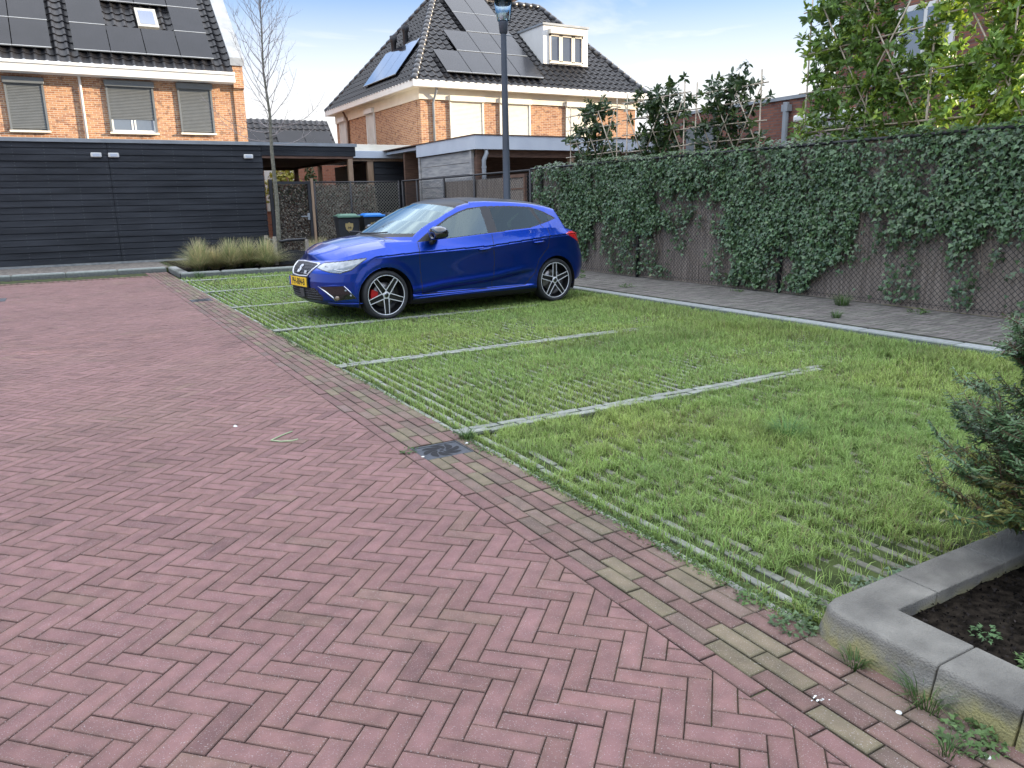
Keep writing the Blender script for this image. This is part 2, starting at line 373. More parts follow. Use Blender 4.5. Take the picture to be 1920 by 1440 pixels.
# border rows of pavers laid along the road, mossy and grey
pb = Pavers()
DR = (1.60, 1.93, 3.80, 4.06)
rows = 6; rw = (XG-XJ)/rows
for r in range(rows):
    x0 = XJ + r*rw; y = 0.3 + random.random()*0.2
    while y < 19.0:
        ln = 0.205 if r == 0 else 0.198
        p = [(x0,y),(x0+rw,y),(x0+rw,y+ln),(x0,y+ln)]
        if not (x0+rw > DR[0]+0.02 and x0 < DR[1]-0.02 and y+ln > DR[2] and y < DR[3]):
            pass
        else:
            lo_p = clip_half(p, 1, DR[2], True); hi_p = clip_half(p, 1, DR[3], False)
            p = None
            for q in (lo_p, hi_p):
                if len(q) >= 3 and abs(area(q)) > 0.002: p = q
        if p is not None:
            k = 0.85+0.3*random.random(); u = random.random()
            moss = float(fbm(x0*2.5, y*0.9, 21))
            if r == 0: c = (0.170*k, 0.094*k, 0.086*k) if y < 4.5 or u < 0.7 else (0.148*k, 0.100*k, 0.087*k)
            elif u < 0.20 + (0.14 if 1 <= r <= 4 else 0)*(moss > 0.5): c = (0.160*k, 0.128*k, 0.084*k)
            elif u < 0.6: c = (0.152*k, 0.106*k, 0.084*k)
            else: c = (0.158*k, 0.094*k, 0.080*k)
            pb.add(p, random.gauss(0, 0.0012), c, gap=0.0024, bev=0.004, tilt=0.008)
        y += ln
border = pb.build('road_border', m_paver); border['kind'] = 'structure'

# parking bay: soil, concrete strips between grass, double divider rows
BX0, BX1, BY0, BY1 = XG, 6.93, 1.50, 17.2
bay = mk('parking_bay', G().quad((BX0,-3,-0.024),(BX1,-3,-0.024),(BX1,18.2,-0.024),(BX0,18.2,-0.024)), m_lawnsoil); bay['kind'] = 'structure'
DIV = [4.17, 6.62, 9.02, 11.52, 14.0, 16.4]
ps = Pavers()
def slab_tone(b=1.0, m=0.0):
    k = b*(0.85+0.25*random.random()); return ((0.25-0.10*m)*k, (0.255-0.11*m)*k, (0.225-0.115*m)*k)
nst = int((BX1-BX0-0.05)/0.094)
bounds = [BY0+0.05] + DIV + [17.1]
for b in range(len(bounds)-1):
    ya = bounds[b] + (0.09 if b else 0); yb = bounds[b+1]-0.09
    for s_ in range(nst):
        x0 = BX0+0.004+s_*0.0945; y = ya - random.random()*0.03
        while y < yb-0.05:
            y2 = min(y+0.262, yb)
            sink = 0.010*float(sstep(0.4,0.75,fbm(x0*0.7,y*0.7,31)))
            ps.add([(x0,y),(x0+0.043,y),(x0+0.043,y2),(x0,y2)], -0.011-sink-0.006*(y < 4.1)*min(1.0,max(0.0,(x0-2.05)*4))+random.gauss(0,0.001), slab_tone(1.0, min(1.0, max(0.0,(x0-2.03)*3.0))*(1.0 if y < 4.1 else 0.55)), gap=0.0015, bev=0.004, tilt=0.012)
            y = y2
for d in DIV:
    for rr in (0, 1):
        x = BX0 + (0.0 if rr == 0 else -0.1)
        xe = 5.2+0.12*rr+0.25*random.random()
        while x < xe:
            x2 = min(x+0.208, BX1-0.02); xs = max(x, BX0)
            wob = 0.010*math.sin(x*1.7+d)+random.gauss(0,0.006)
            y = d - 0.075 + rr*0.073 + wob
            ps.add([(xs,y),(x2,y),(x2,y+0.072),(xs,y+0.072)], 0.003+random.gauss(0,0.0015), slab_tone(0.95), gap=0.0035, bev=0.005, tilt=0.01)
            x = x2
strips = ps.build('bay_paving', m_slab); strips['kind'] = 'structure'

# kerb between bays and pavement, then grey clinker pavement
pk = Pavers()
y = 1.0
while y < 18:
    k = 0.9+0.2*random.random(); pk.add([(6.95,y),(7.14,y),(7.14,y+1.0),(6.95,y+1.0)], 0.045, (0.25*k,0.265*k,0.26*k), gap=0.003, bev=0.012, drop=0.010, tilt=0.001, depth=0.09); y += 1.0
kerb = pk.build('kerb', m_slab); kerb['kind'] = 'structure'
pg = Pavers()
PZ = 0.055
for r in range(8):
    for q in range(int(24/0.06)):
        x0 = 7.155 + r*0.205; y0 = 0.8 + q*0.0665 + (0.033 if r % 2 else 0)
        if y0 > 22: break
        k = 0.75+0.5*random.random(); u = random.random()
        pg.add([(x0,y0),(x0+0.205,y0),(x0+0.205,y0+0.0665),(x0,y0+0.0665)], PZ+random.gauss(0,0.0012), (0.125*k,(0.108+0.01*u)*k,0.102*k), gap=0.0022, bev=0.003, tilt=0.006)
pav = pg.build('pavement', m_grey_paver); pav['kind'] = 'structure'
pj = mk('pavement_joints', G().box((7.142,0.5,-0.02),(12.0,24,PZ-0.010)), m_joint); pj['kind'] = 'structure'
# far pavement along the black garage
pl = Pavers()
for r in range(11):
    for q in range(130):
        y0 = 19.42 + r*0.205; x0 = -6.0 + q*0.068 + (0.034 if r % 2 else 0)
        if x0 > 2.05: break
        k = 0.75+0.5*random.random()
        pl.add([(x0,y0),(x0+0.068,y0),(x0+0.068,y0+0.205),(x0,y0+0.205)], 0.085, (0.16*k,0.135*k,0.115*k))
pav2 = pl.build('garage_pavement', m_grey_paver); pav2['kind'] = 'structure'
pj2 = mk('garage_pavement_base', G().box((-40,19.4,-0.02),(8.5,24,0.074)), m_joint); pj2['kind'] = 'structure'
pk2 = Pavers(); x = -8.0
while x < 2.0:
    k = 0.9+0.2*random.random(); pk2.add([(x,19.2),(min(x+1.0,2.05),19.2),(min(x+1.0,2.05),19.40),(x,19.40)], 0.105, (0.27*k,0.275*k,0.265*k), gap=0.004, bev=0.03, drop=0.03, depth=0.12); x += 1.0
y = 17.35
k2 = pk2.add([(2.05,17.25),(2.25,17.45),(2.25,19.40),(2.05,19.40)], 0.10, (0.27,0.27,0.26), gap=0.004, bev=0.03, drop=0.03, depth=0.12)
x = 2.05
while x < 6.9:
    k = 0.9+0.2*random.random(); pk2.add([(x,17.22),(x+0.8,17.22),(x+0.8,17.40),(x,17.40)], 0.10, (0.27*k,0.275*k,0.265*k), gap=0.004, bev=0.03, drop=0.03, depth=0.12); x += 0.8
kf = pk2.build('far_kerb', m_slab); kf['kind'] = 'structure'
bed = mk('planting_bed', G().box((2.24,17.38,-0.02),(8.6,22.0,0.078)), m_soil); bed['kind'] = 'structure'

# ---------------------------------------------------------------- buildings
def tile_roof(name, mat, parent, origin, ex, ey, L, H, inside=None, tw=0.30, th=0.34):
    """pantile sheet: ex along the eave, ey up the slope (unit vectors), L x H metres; inside(u, v) keeps faces"""
    ex = np.array(ex, float); ey = np.array(ey, float); nz = np.cross(ex, ey); nz /= np.linalg.norm(nz)
    if nz[2] < 0: nz = -nz
    seg = 8
    u = np.arange(0, int(L/tw*seg)+1) * (tw/seg)
    ph = (u/tw) % 1.0
    prof = np.where(ph < 0.45, 0.050*np.sin(np.pi*ph/0.45), -0.014*np.sin(np.pi*(ph-0.45)/0.55))
    vs = []; hs = []
    k = int(H/th)+1
    for i in range(k):
        vs += [i*th, i*th+th*0.98]; hs += [0.030, 0.0]
    vs = np.array(vs); hs = np.array(hs)
    UU, VV = np.meshgrid(u, vs, indexing='ij')
    HH = prof[:, None] + hs[None, :]
    P = np.array(origin, float) + UU[..., None]*ex + VV[..., None]*ey + HH[..., None]*nz
    nu, nv = UU.shape
    idx = np.arange(nu*nv).reshape(nu, nv)
    F = np.stack([idx[:-1,:-1], idx[1:,:-1], idx[1:,1:], idx[:-1,1:]], -1).reshape(-1, 4)
    if inside is not None:
        uc = 0.25*(UU[:-1,:-1]+UU[1:,:-1]+UU[1:,1:]+UU[:-1,1:]).reshape(-1); vc = 0.25*(VV[:-1,:-1]+VV[1:,:-1]+VV[1:,1:]+VV[:-1,1:]).reshape(-1)
        F = F[inside(uc, vc)]
    o = mk_np(name, P.reshape(-1,3), F, mat, parent, smooth=True)
    m = o.modifiers.new('edge', 'EDGE_SPLIT'); m.split_angle = R(50)
    return o
def panel(parent, origin, ex, ey, w, h, nrm, lift=0.12, mat=None, name='solar_panel'):
    ex = Vector(ex); ey = Vector(ey); nrm = Vector(nrm); o = Vector(origin) + nrm*lift
    g = G(); g.prism([o+ex*0.008+ey*0.008, o+ex*(w-0.008)+ey*0.008, o+ex*(w-0.008)+ey*(h-0.008), o+ex*0.008+ey*(h-0.008)], nrm*0.03)
    p = mk(name, g, mat or m_panel, parent)
    b = G(); b.prism([o+nrm*0.004, o+ex*w+nrm*0.004, o+ex*w+ey*0.03+nrm*0.004, o+ey*0.03+nrm*0.004], nrm*0.032)
    mk('panel_frame', b, m_zinc, p)
    return p
def shutter_window(parent, x0, x1, z0, z1, Y, mat, mat_sill, closed=1.0, box_h=0.19, box_d=0.17, axis='y'):
    """roller shutter window in a wall facing -Y (axis y) or -X (axis x)"""
    def T(a, d, z): return (a, Y - d, z) if axis == 'y' else (Y - d, a, z)
    def bx(g, a0, a1, d0, d1, za, zb):
        p, q = T(a0, d1, za), T(a1, d0, zb)
        g.box(tuple(min(i, j) for i, j in zip(p, q)), tuple(max(i, j) for i, j in zip(p, q)))
    g = G(); bx(g, x0, x0+0.06, 0.0, 0.075, z0, z1); bx(g, x1-0.06, x1, 0.0, 0.075, z0, z1); bx(g, x0+0.05, x1-0.05, -0.02, 0.004, z0, z1)
    w = mk('window', g, mat, parent)
    g = G(); bx(g, x0-0.03, x1+0.03, 0.0, box_d, z1, z1+box_h); mk('shutter_box', g, mat, w, bevel=0.02)
    # slats
    zb = z1 - (z1-z0-0.03)*closed; n = int((z1-zb)/0.045); g = G()
    for i in range(n):
        za = z1-(i+1)*0.045
        p = [T(x0+0.06, 0.035, za+0.002), T(x0+0.06, 0.05, za+0.012), T(x0+0.06, 0.05, za+0.036), T(x0+0.06, 0.036, za+0.0445)]
        g.prism(p, Vector(T(x1-0.06, 0, 0)) - Vector(T(x0+0.06, 0, 0)))
    mk('shutter_slats', g, mat, w)
    g = G(); bx(g, x0-0.03, x1+0.03, 0.0, 0.13, z0-0.06, z0); mk('sill', g, mat_sill, w, bevel=0.008)
    if closed < 0.97:
        g = G(); bx(g, x0+0.06, x1-0.06, 0.005, 0.02, z0, zb+0.05); mk('pane', g, m_pane_back, w)
        g = G()
        mid = (x0+x1)/2
        for a in (x0+0.06, mid-0.07, mid+0.02, x1-0.11): bx(g, a, a+0.05, 0.018, 0.034, z0, zb+0.03)
        bx(g, x0+0.06, x1-0.06, 0.018, 0.033, z0, z0+0.07)
        mk('window_frame', g, m_white, w)
    return w
m_pane_back = M('pane_reflect', (0.10,0.13,0.17), rough=0.03, spec=1.0, coat=1.0)
m_skylight = M('skylight_pane', (0.06,0.09,0.16), rough=0.02, spec=1.0, coat=1.0)

# --- left terrace house
lh = thing('terraced_house', 'orange brick house with grey roller shutters and black panels on its roof', 'house', (2.5, 29, 0))
mk('wall', G().box((-9,29,-0.1),(5.80,38,5.55)), m_brick_orange, lh)
g = G()
g.prism([(5.80,28.95,-0.1),(5.80,38,-0.1),(5.80,38,10.6),(5.80,33.6,10.75),(5.80,28.80,6.22),(5.80,28.80,5.35),(5.80,28.95,5.30)], (0.34,0,0))
mk('gable_wall', g, m_brick_orange, lh)
g = G(); g.prism([(5.74,28.74,6.20),(5.74,33.6,10.79),(5.74,33.6,10.90),(5.74,28.74,6.31)], (0.46,0,0))
g.prism([(5.74,28.735,6.06),(5.74,28.79,6.06),(5.74,28.79,6.25),(5.74,28.735,6.25)], (0.46,0,0))
mk('gable_capping', g, m_zinc, lh)
s45 = math.sqrt(0.5)
tile_roof('roof', m_tile, lh, (-9.0,28.58,5.78), (1,0,0), (0,s45,s45), 14.78, 7.2)
g = G(); g.box((-9.2,28.45,5.47),(5.80,28.97,5.76)); g.box((-9.2,28.40,5.70),(5.80,28.46,5.79))
mk('gutter', g, m_white, lh, bevel=0.012)
g = G(); g.tube([(1.17,28.86,5.48),(1.17,28.93,5.25),(1.17,28.93,2.6)], 0.042, 8); mk('downpipe', g, m_white, lh, smooth=True)
shutter_window(lh, -0.87, 0.17, 3.82, 5.18, 29, m_shutter_grey, m_cream, 1.0)
shutter_window(lh, 1.87, 3.27, 3.83, 5.22, 29, m_shutter_grey, m_cream, 0.76)
shutter_window(lh, 4.00, 5.08, 3.86, 5.25, 29, m_shutter_grey, m_cream, 1.0)
ey = (0, s45, s45); nn_ = (0, -s45, s45)
def lh_pt(x, z): return (x, 28.58 + (z-5.78), z)
rows_z = [6.14, 7.10, 8.06, 9.02]
for ri, z in enumerate(rows_z):
    for c in range(4):
        if ri == 1 and c in (1, 2): continue
        panel(lh, lh_pt(1.14+c*1.03, z), (1,0,0), ey, 1.02, 1.345, nn_)
    for c in range(3):
        panel(lh, lh_pt(0.55-(c+1)*1.03, z), (1,0,0), ey, 1.02, 1.345, nn_)
sk = mk('skylight', (lambda g: (g.prism([Vector(lh_pt(3.16,7.18))+Vector(nn_)*0.05, Vector(lh_pt(3.80,7.18))+Vector(nn_)*0.05, Vector(lh_pt(3.80,7.88))+Vector(nn_)*0.05, Vector(lh_pt(3.16,7.88))+Vector(nn_)*0.05], Vector(nn_)*0.10), g)[1])(G()), M('skylight_frame', (0.36,0.36,0.32), rough=0.5), lh)
p0 = Vector(lh_pt(3.25,7.27))+Vector(nn_)*0.152
mk('pane', G().prism([p0, p0+Vector((0.46,0,0)), p0+Vector((0.46,0,0))+Vector(ey)*0.72, p0+Vector(ey)*0.72], Vector(nn_)*0.006), m_skylight, sk)

# --- right detached house with hipped roof
rh = thing('detached_house', 'brick house with steep hipped roof, white dormer and cream roller shutters', 'house', (16.5, 27, 0))
EX0, EX1, EY0, EY1, EZ, RZ, RX0, RX1, RYc = 11.47, 22.1, 26.6, 37.1, 5.60, 9.82, 14.85, 20.0, 31.85
g = G(); g.box((11.87,27,-0.1),(21.7,36.7,5.42)); mk('wall', g, m_brick_orange, rh)
g = G(); g.box((11.852,27.30,-0.1),(11.872,36.7,5.30)); mk('side_wall', g, m_brick_orange, rh)
g = G()   # frieze boards and soffit
g.box((11.80,26.93,5.05),(21.77,27.01,5.43)); g.box((11.80,27.01,5.05),(11.868,36.7,5.43)); mk('frieze', g, m_cream, rh)
mk('soffit', G().box((EX0+0.02,EY0+0.02,5.43),(EX1-0.02,EY1,5.47)), m_cream, rh)
g = G(); g.box((EX0-0.02,EY0-0.02,5.42),(EX1,EY0+0.06,5.66)); g.box((EX0-0.02,EY0+0.06,5.42),(EX0+0.06,EY1,5.66)); g.box((EX1-0.06,EY0+0.06,5.42),(EX1,EY1,5.66))
mk('gutter', g, m_white, rh, bevel=0.012)
rf = G(); rf.add([(EX0,EY0,EZ-0.03),(EX1,EY0,EZ-0.03),(EX1,EY1,EZ-0.03),(EX0,EY1,EZ-0.03),(RX0,RYc,RZ-0.05),(RX1,RYc,RZ-0.05)],[(0,1,5,4),(1,2,5),(2,3,4,5),(3,0,4)])
roof = mk('roof', rf, m_tile, rh)
ex = np.array([1.0,0,0]); eyv = np.array([0, RYc-EY0, RZ-EZ]); Hs = np.linalg.norm(eyv); eyv /= Hs
def in_front(u, v):
    t = v/Hs; return (u > (RX0-EX0)*t) & (u < (EX1-EX0) - (EX1-RX1)*t) & (v < Hs)
tile_roof('roof_tiles', m_tile, roof, (EX0,EY0,EZ), ex, eyv, EX1-EX0, Hs, in_front)
exl = np.array([0,-1.0,0]); eyl = np.array([RX0-EX0, 0, RZ-EZ]); Hl = np.linalg.norm(eyl); eyl /= Hl
def in_left(u, v):
    t = v/Hl; half = (EY1-EY0)/2; return (u > half*t) & (u < (EY1-EY0) - half*t) & (v < Hl)
tile_roof('roof_tiles', m_tile, roof, (EX0,EY1,EZ), exl, eyl, EY1-EY0, Hl, in_left)
def ridge(p, q):
    p = Vector(p); q = Vector(q); n = int((q-p).length/0.36)
    g = G()
    for i in range(n):
        a = p.lerp(q, i/n); b = p.lerp(q, (i+1.05)/n)
        g.tube([a, b], [0.135, 0.115], 10)
    return mk('ridge_tiles', g, M('ridge_tile', (0.03,0.03,0.031), rough=0.35, spec=0.6) if 'ridge_tile' not in bpy.data.materials else bpy.data.materials['ridge_tile'], roof, smooth=True)
ridge((EX0+0.05,EY0+0.05,EZ+0.04),(RX0,RYc,RZ+0.04)); ridge((RX0,RYc,RZ+0.04),(RX1,RYc,RZ+0.04)); ridge((EX1-0.05,EY0+0.05,EZ+0.04),(RX1,RYc,RZ+0.04)); ridge((EX0+0.05,EY1-0.05,EZ+0.04),(RX0,RYc,RZ+0.04))
ny = np.cross(ex, eyv)
def rh_pt(x, z): return (x, EY0+(z-EZ)*(RYc-EY0)/(RZ-EZ), z)
for ri, (z, c0) in enumerate([(5.93,0),(6.91,1),(7.89,2),(8.85,2)]):
    for c in range(c0, 4):
        panel(rh, rh_pt(12.95+c*1.04, z), (1,0,0), tuple(eyv), 1.03, 1.52 if ri < 3 else 1.40, tuple(ny))
nl = np.cross(exl, eyl)
m_panel_blue = M('collector', (0.014,0.017,0.026), rough=0.08, spec=0.9, coat=1.0)
def lf_pt(y, z): return (EX0+(z-EZ)*(RX0-EX0)/(RZ-EZ), y, z)
for c in range(3):
    panel(rh, lf_pt(32.45-c*1.2, 6.05), (0,-1,0), tuple(eyl), 1.19, 1.75, tuple(nl), mat=m_panel_blue)
for (y_, z_) in ((31.7, 7.35), (31.0, 7.65)):
    b = Vector(lf_pt(y_, z_)); g = G(); g.lathe([(0.11,-0.3),(0.11,0.45),(0.15,0.5),(0.15,0.72),(0.05,0.74)], 12, b); mk('vent_pipe', g, m_iron, rh, smooth=True)
# dormer
dm = mk('dormer', G().box((17.74,27.95,6.76),(19.92,31.5,8.24)), m_white, rh, bevel=0.015)
g = G(); g.box((17.70,27.90,8.22),(19.96,31.55,8.30)); mk('dormer_roof', g, m_zinc, dm)
g = G(); g.box((18.00,27.80,7.90),(19.66,27.96,8.08)); mk('shutter_box', g, m_cream, dm, bevel=0.02)
g = G()
for a in (18.02, 18.48, 18.57, 19.08, 19.17, 19.58): g.box((a,27.90,6.86),(a+0.07,27.955,7.90))
g.box((18.02,27.90,6.80),(19.65,27.956,6.90)); g.box((18.02,27.90,7.82),(19.65,27.956,7.90))
mk('window_frame', g, m_cream, dm)
g = G(); g.box((18.07,27.935,6.88),(19.60,27.949,7.86)); mk('pane', g, m_pane_back, dm)
for a0, a1 in ((13.02,14.42),(15.12,16.48),(18.15,19.6)):
    shutter_window(rh, a0, a1, 3.4, 5.02, 27, m_shutter_cream, m_white, 1.0, box_h=0.20, box_d=0.15)
for y0_, y1_ in ((31.6,32.5),(35.2,36.1)):
    shutter_window(rh, y0_, y1_, 3.5, 5.05, 11.852, m_white, m_white, 1.0, box_h=0.20, box_d=0.16, axis='x')
g = G(); g.tube([(12.42,26.72,5.46),(12.42,26.78,5.3),(12.36,26.95,4.95),(12.36,26.95,2.4)], 0.045, 8); mk('downpipe', g, m_zinc, rh, smooth=True)
g = G(); g.tube([(11.62,35.0,5.46),(11.70,35.0,5.3),(11.80,34.9,5.0),(11.80,34.9,2.4)], 0.045, 8); mk('downpipe', g, m_wood_brown, rh, smooth=True)

# --- far house between the two
fh = thing('distant_house', 'house far behind, only its dark panelled roof showing between neighbours', 'house', (11, 46, 0))
tile_roof('roof', m_tile, fh, (4.0,44.0,3.4), (1,0,0), (0,s45,s45), 10.55, 3.6, tw=0.34, th=0.4)
mk('wall', G().box((4.2,44.4,-0.1),(14.3,52,3.5)), m_brick_orange, fh)
mk('gutter', G().box((3.9,43.9,3.2),(14.55,44.15,3.42)), m_white, fh)
for c in range(2):
    panel(fh, (11.2+c*1.55,44.35,3.85), (1,0,0), ey, 1.53, 2.2, nn_, lift=0.15)
    panel(fh, (7.4+c*1.6,44.35,3.85), (1,0,0), ey, 1.58, 2.2, nn_, lift=0.15)
# brick corner seen under the carport roof
bh = thing('brick_outbuilding', 'sunlit red brick building with white window seen under the carport roof', 'building', (7.5, 34, 0))
mk('wall', G().box((6.6,34,-0.1),(11.2,36,3.6)), brick_mat('brick_far', (0.38,0.16,0.10),(0.33,0.13,0.08),(0.3,0.22,0.17)), bh)
for xa in (7.72, 8.7): mk('window', G().box((xa,33.94,1.2),(xa+0.45,33.995,3.0)), m_white, bh)

# --- black plank garage with carport
ga = thing('plank_garage', 'long black horizontal plank garage with grey roof edge and white wall lamps', 'garage', (2, 21.9, 0.07))
GY = 21.9
def planks(parent, x0, x1, z0, z1, y, ph, mat, studs=True, name='wall'):
    g = G(); n = int(round((z1-z0)/ph)); ph = (z1-z0)/n
    for i in range(n):
        za = z0+i*ph; wob = random.gauss(0, 0.0028)
        g.prism([(x0,y-0.022+wob,za+0.004),(x0,y-0.010+wob,za+ph-0.010),(x0,y,za+ph-0.006),(x0,y+0.02,za+ph-0.006),(x0,y+0.02,za+0.004)], (x1-x0,0,0))
    o = mk(name, g, mat, parent)
    if studs:
        g = G(); k = int((x1-x0)/0.62)
        for i in range(n):
            za = z0+(i+0.5)*ph
            for j in range(k+1):
                xx = x0+0.06+j*(x1-x0-0.12)/max(k,1)
                for dz in (-0.035, 0.035): g.box((xx-0.007,y-0.020,za+dz-0.006),(xx+0.007,y-0.0135,za+dz+0.006))
        mk('nail_heads', g, m_shutter_grey, o)
    return o
planks(ga, -9, 1.270, 0.13, 3.00, GY, 0.148, m_plank); planks(ga, 1.283, 4.96, 0.13, 3.00, GY, 0.148, m_plank)
mk('side_wall', G().box((-9,GY+0.021,0.07),(4.95,28,2.98)), m_plank, ga)
mk('footing', G().box((-9,GY-0.03,0.03),(4.96,GY+0.02,0.125)), m_concrete, ga)
g = G(); g.box((-9.1,GY-0.06,2.985),(7.6,28.2,3.07)); mk('roof_edge', g, m_zinc, ga)
for xx in (1.02, 1.40, 4.60):
    l_ = mk('wall_lamp', G().box((xx-0.12,GY-0.075,2.64),(xx+0.12,GY-0.02,2.75)), m_white, ga, bevel=0.02)
    mk('lamp_lens', G().box((xx-0.075,GY-0.079,2.66),(xx+0.075,GY-0.0755,2.73)), m_fascia, l_)
# carport part
g = G(); g.box((4.965,GY-0.025,2.86),(7.55,GY+0.02,2.98)); g.box((4.965,GY-0.020,2.73),(7.55,GY+0.02,2.855)); g.box((7.53,GY+0.02,2.73),(7.57,28,2.98)); mk('carport_fascia', g, m_plank, ga)
g = G(); g.box((4.96,GY+0.0,2.66),(7.5,GY+0.10,2.725)); g.box((4.96,27.9,2.6),(7.5,28,2.725)); g.box((7.42,GY+0.1,2.64),(7.52,28,2.725)); mk('carport_beam', g, m_wood_brown, ga)
mk('ceiling', G().box((4.96,GY+0.11,2.70),(7.41,27.9,2.728)), m_wood_brown, ga)
mk('post', G().box((7.34,GY-0.0,0.07),(7.47,GY+0.13,2.66)), m_wood, ga, bevel=0.006)
mk('post', G().box((7.34,27.7,0.07),(7.47,27.83,2.66)), m_wood_brown, ga, bevel=0.006)

# --- black shed with pale roof edge and tan post
sh = thing('garden_shed', 'black plank shed with pale double roof edge and tan corner post', 'shed', (9.6, 24, 0))
planks(sh, 8.86, 10.9, 0.1, 2.72, 24.0, 0.2, m_plank, studs=False)
mk('side_wall', G().box((8.86,24.021,0.1),(10.9,28,2.70)), m_plank, sh)
g = G(); g.box((7.9,23.85,2.80),(11.4,28.3,3.02)); mk('lower_fascia', g, m_fascia, sh, bevel=0.01)
g = G(); g.box((8.0,24.4,3.022),(11.6,29,3.25)); mk('upper_fascia', g, m_cream, sh, bevel=0.01)
g = G(); g.box((8.64,23.95,0.1),(8.83,24.10,2.72)); mk('post', g, m_wood, sh)
g = G(); g.box((7.95,23.93,2.715),(11.3,24.05,2.795)); g.box((7.95,24.05,2.715),(8.05,28,2.795)); mk('beam', g, m_wood, sh)
g = G(); g.box((7.98,27.0,0.1),(8.10,27.12,2.71)); mk('post', g, m_wood, sh)
planks(sh, 6.6, 8.6, 0.1, 2.1, 27.4, 0.3, m_wood_brown, studs=False, name='back_screen')

# --- garden house / veranda behind the fence
gh = thing('veranda', 'open timber veranda with broad pale grey roof edge and zinc drainpipe', 'veranda', (12, 18, 0))
g = G(); g.box((9.17,17.62,2.68),(17.5,17.70,3.01)); g.box((9.17,17.70,2.68),(9.25,21.3,3.01)); g.box((9.25,17.7,2.90),(17.5,24,2.98)); mk('roof_edge', g, m_fascia, gh)
mk('roof_trim', G().box((9.15,17.60,3.012),(17.6,24.2,3.035)), m_wood_brown, gh)
g = G(); g.box((9.3,17.78,2.50),(17.4,17.90,2.675)); mk('beam', g, m_wood_brown, gh)
for x in (9.28, 12.1, 15.0): mk('post', G().box((x,17.78,0.0),(x+0.14,17.92,2.498)), m_wood if x > 10 else m_wood_brown, gh)
g = G()
for i in range(9):
    z = 0.1+i*0.285
    g.box((9.24+random.gauss(0,0.002),18.05,z+0.004),(9.275,21.15,z+0.28))
mk('side_planks', g, m_wood_grey, gh, bevel=0.004)
mk('corner_board', G().box((9.21,17.93,0),(9.29,18.045,2.676)), m_wood_grey, gh); mk('corner_board', G().box((9.21,21.16,0),(9.29,21.28,2.676)), m_wood_grey, gh)
g = G(); g.tube([(9.50,17.70,2.68),(9.50,17.66,2.58),(9.42,17.66,2.42),(9.42,17.66,2.20),(9.42,17.66,1.0)], 0.055, 10); g.lathe([(0.064,0),(0.064,0.05)], 10, (9.42,17.66,2.22)); mk('drainpipe', g, m_zinc, gh, smooth=True)
mk('back_wall', G().box((9.3,22.5,0),(17.4,22.6,2.9)), m_wood_brown, gh)
mk('dark_door', G().box((10.2,22.42,0.0),(11.3,22.49,2.3)), m_dark, gh); mk('dark_window', G().box((12.9,22.42,0.3),(14.6,22.49,2.2)), m_dark, gh)

# --- brown brick building on the right, reaching out of view
br = thing('brick_building', 'tall brown brick building with lower flat-roofed wing behind the espalier trees', 'building', (15, 8, 0))
mk('wall', G().box((15,3.2,-0.1),(27,11.85,7.0)), m_brick_brown, br)
mk('wing_wall', G().box((15.0,11.86,-0.1),(21,17.4,3.56)), m_brick_brown, br)
mk('wing_coping', G().box((14.95,11.90,3.562),(21.05,17.45,3.64)), m_zinc, br)
g = G(); g.prism([(15,3.1,7.0),(21,3.1,10.8),(27,3.1,7.0)], (0,8.8,0)); mk('roof', g, m_tile, br)
g = G(); g.box((15,-34,-0.1),(27,-3.9,7.0)); g.prism([(15,-34,7.0),(21,-34,10.8),(27,-34,7.0)], (0,30.1,0)); mk('unseen_shade_block', g, m_brick_brown, br)  # unseen block added to shade the ground, gap beside it shaped for sun
g = G(); g.prism([(29,1.0,7.0),(35,1.0,13.5),(41,1.0,7.0)], (0,11.0,0)); g.box((29,1.0,-0.1),(41,11.0,6.99)); mk('rear_shade_block', g, m_brick_brown, br)  # unseen tall block added behind the building to shade garage and carport
w = mk('window', G().box((14.93,9.25,3.75),(15.0,10.45,4.95)), m_white, br, bevel=0.01)
mk('pane', G().box((14.92,9.35,3.85),(14.929,9.80,4.85)), m_pane_back, w); mk('pane', G().box((14.92,9.88,3.85),(14.929,10.35,4.85)), m_pane_back, w)
mk('ledge', G().box((14.85,8.3,3.55),(14.995,10.9,3.68)), m_zinc, br)
aw = mk('awning_case', G().box((14.78,10.75,3.02),(14.995,12.75,3.18)), m_white, br, bevel=0.05)
aw2 = mk('awning_case', G().box((14.78,7.4,3.02),(14.995,9.3,3.18)), m_white, br, bevel=0.05)
w = mk('window', G().box((14.93,10.9,0.6),(14.998,12.55,2.98)), m_white, br)
mk('pane', G().box((14.92,11.02,0.7),(14.929,12.43,2.86)), m_pane_back, w)
g = G(); g.box((14.93,15.2,1.2),(14.998,16.4,3.2)); w = mk('window', g, m_shutter_grey, br)
g = G(); g.tube([(14.9,13.05,3.5),(14.9,13.05,0.2)], 0.07, 8); g.box((14.84,12.96,3.30),(14.99,13.14,3.45)); mk('downpipe', g, m_zinc, br)

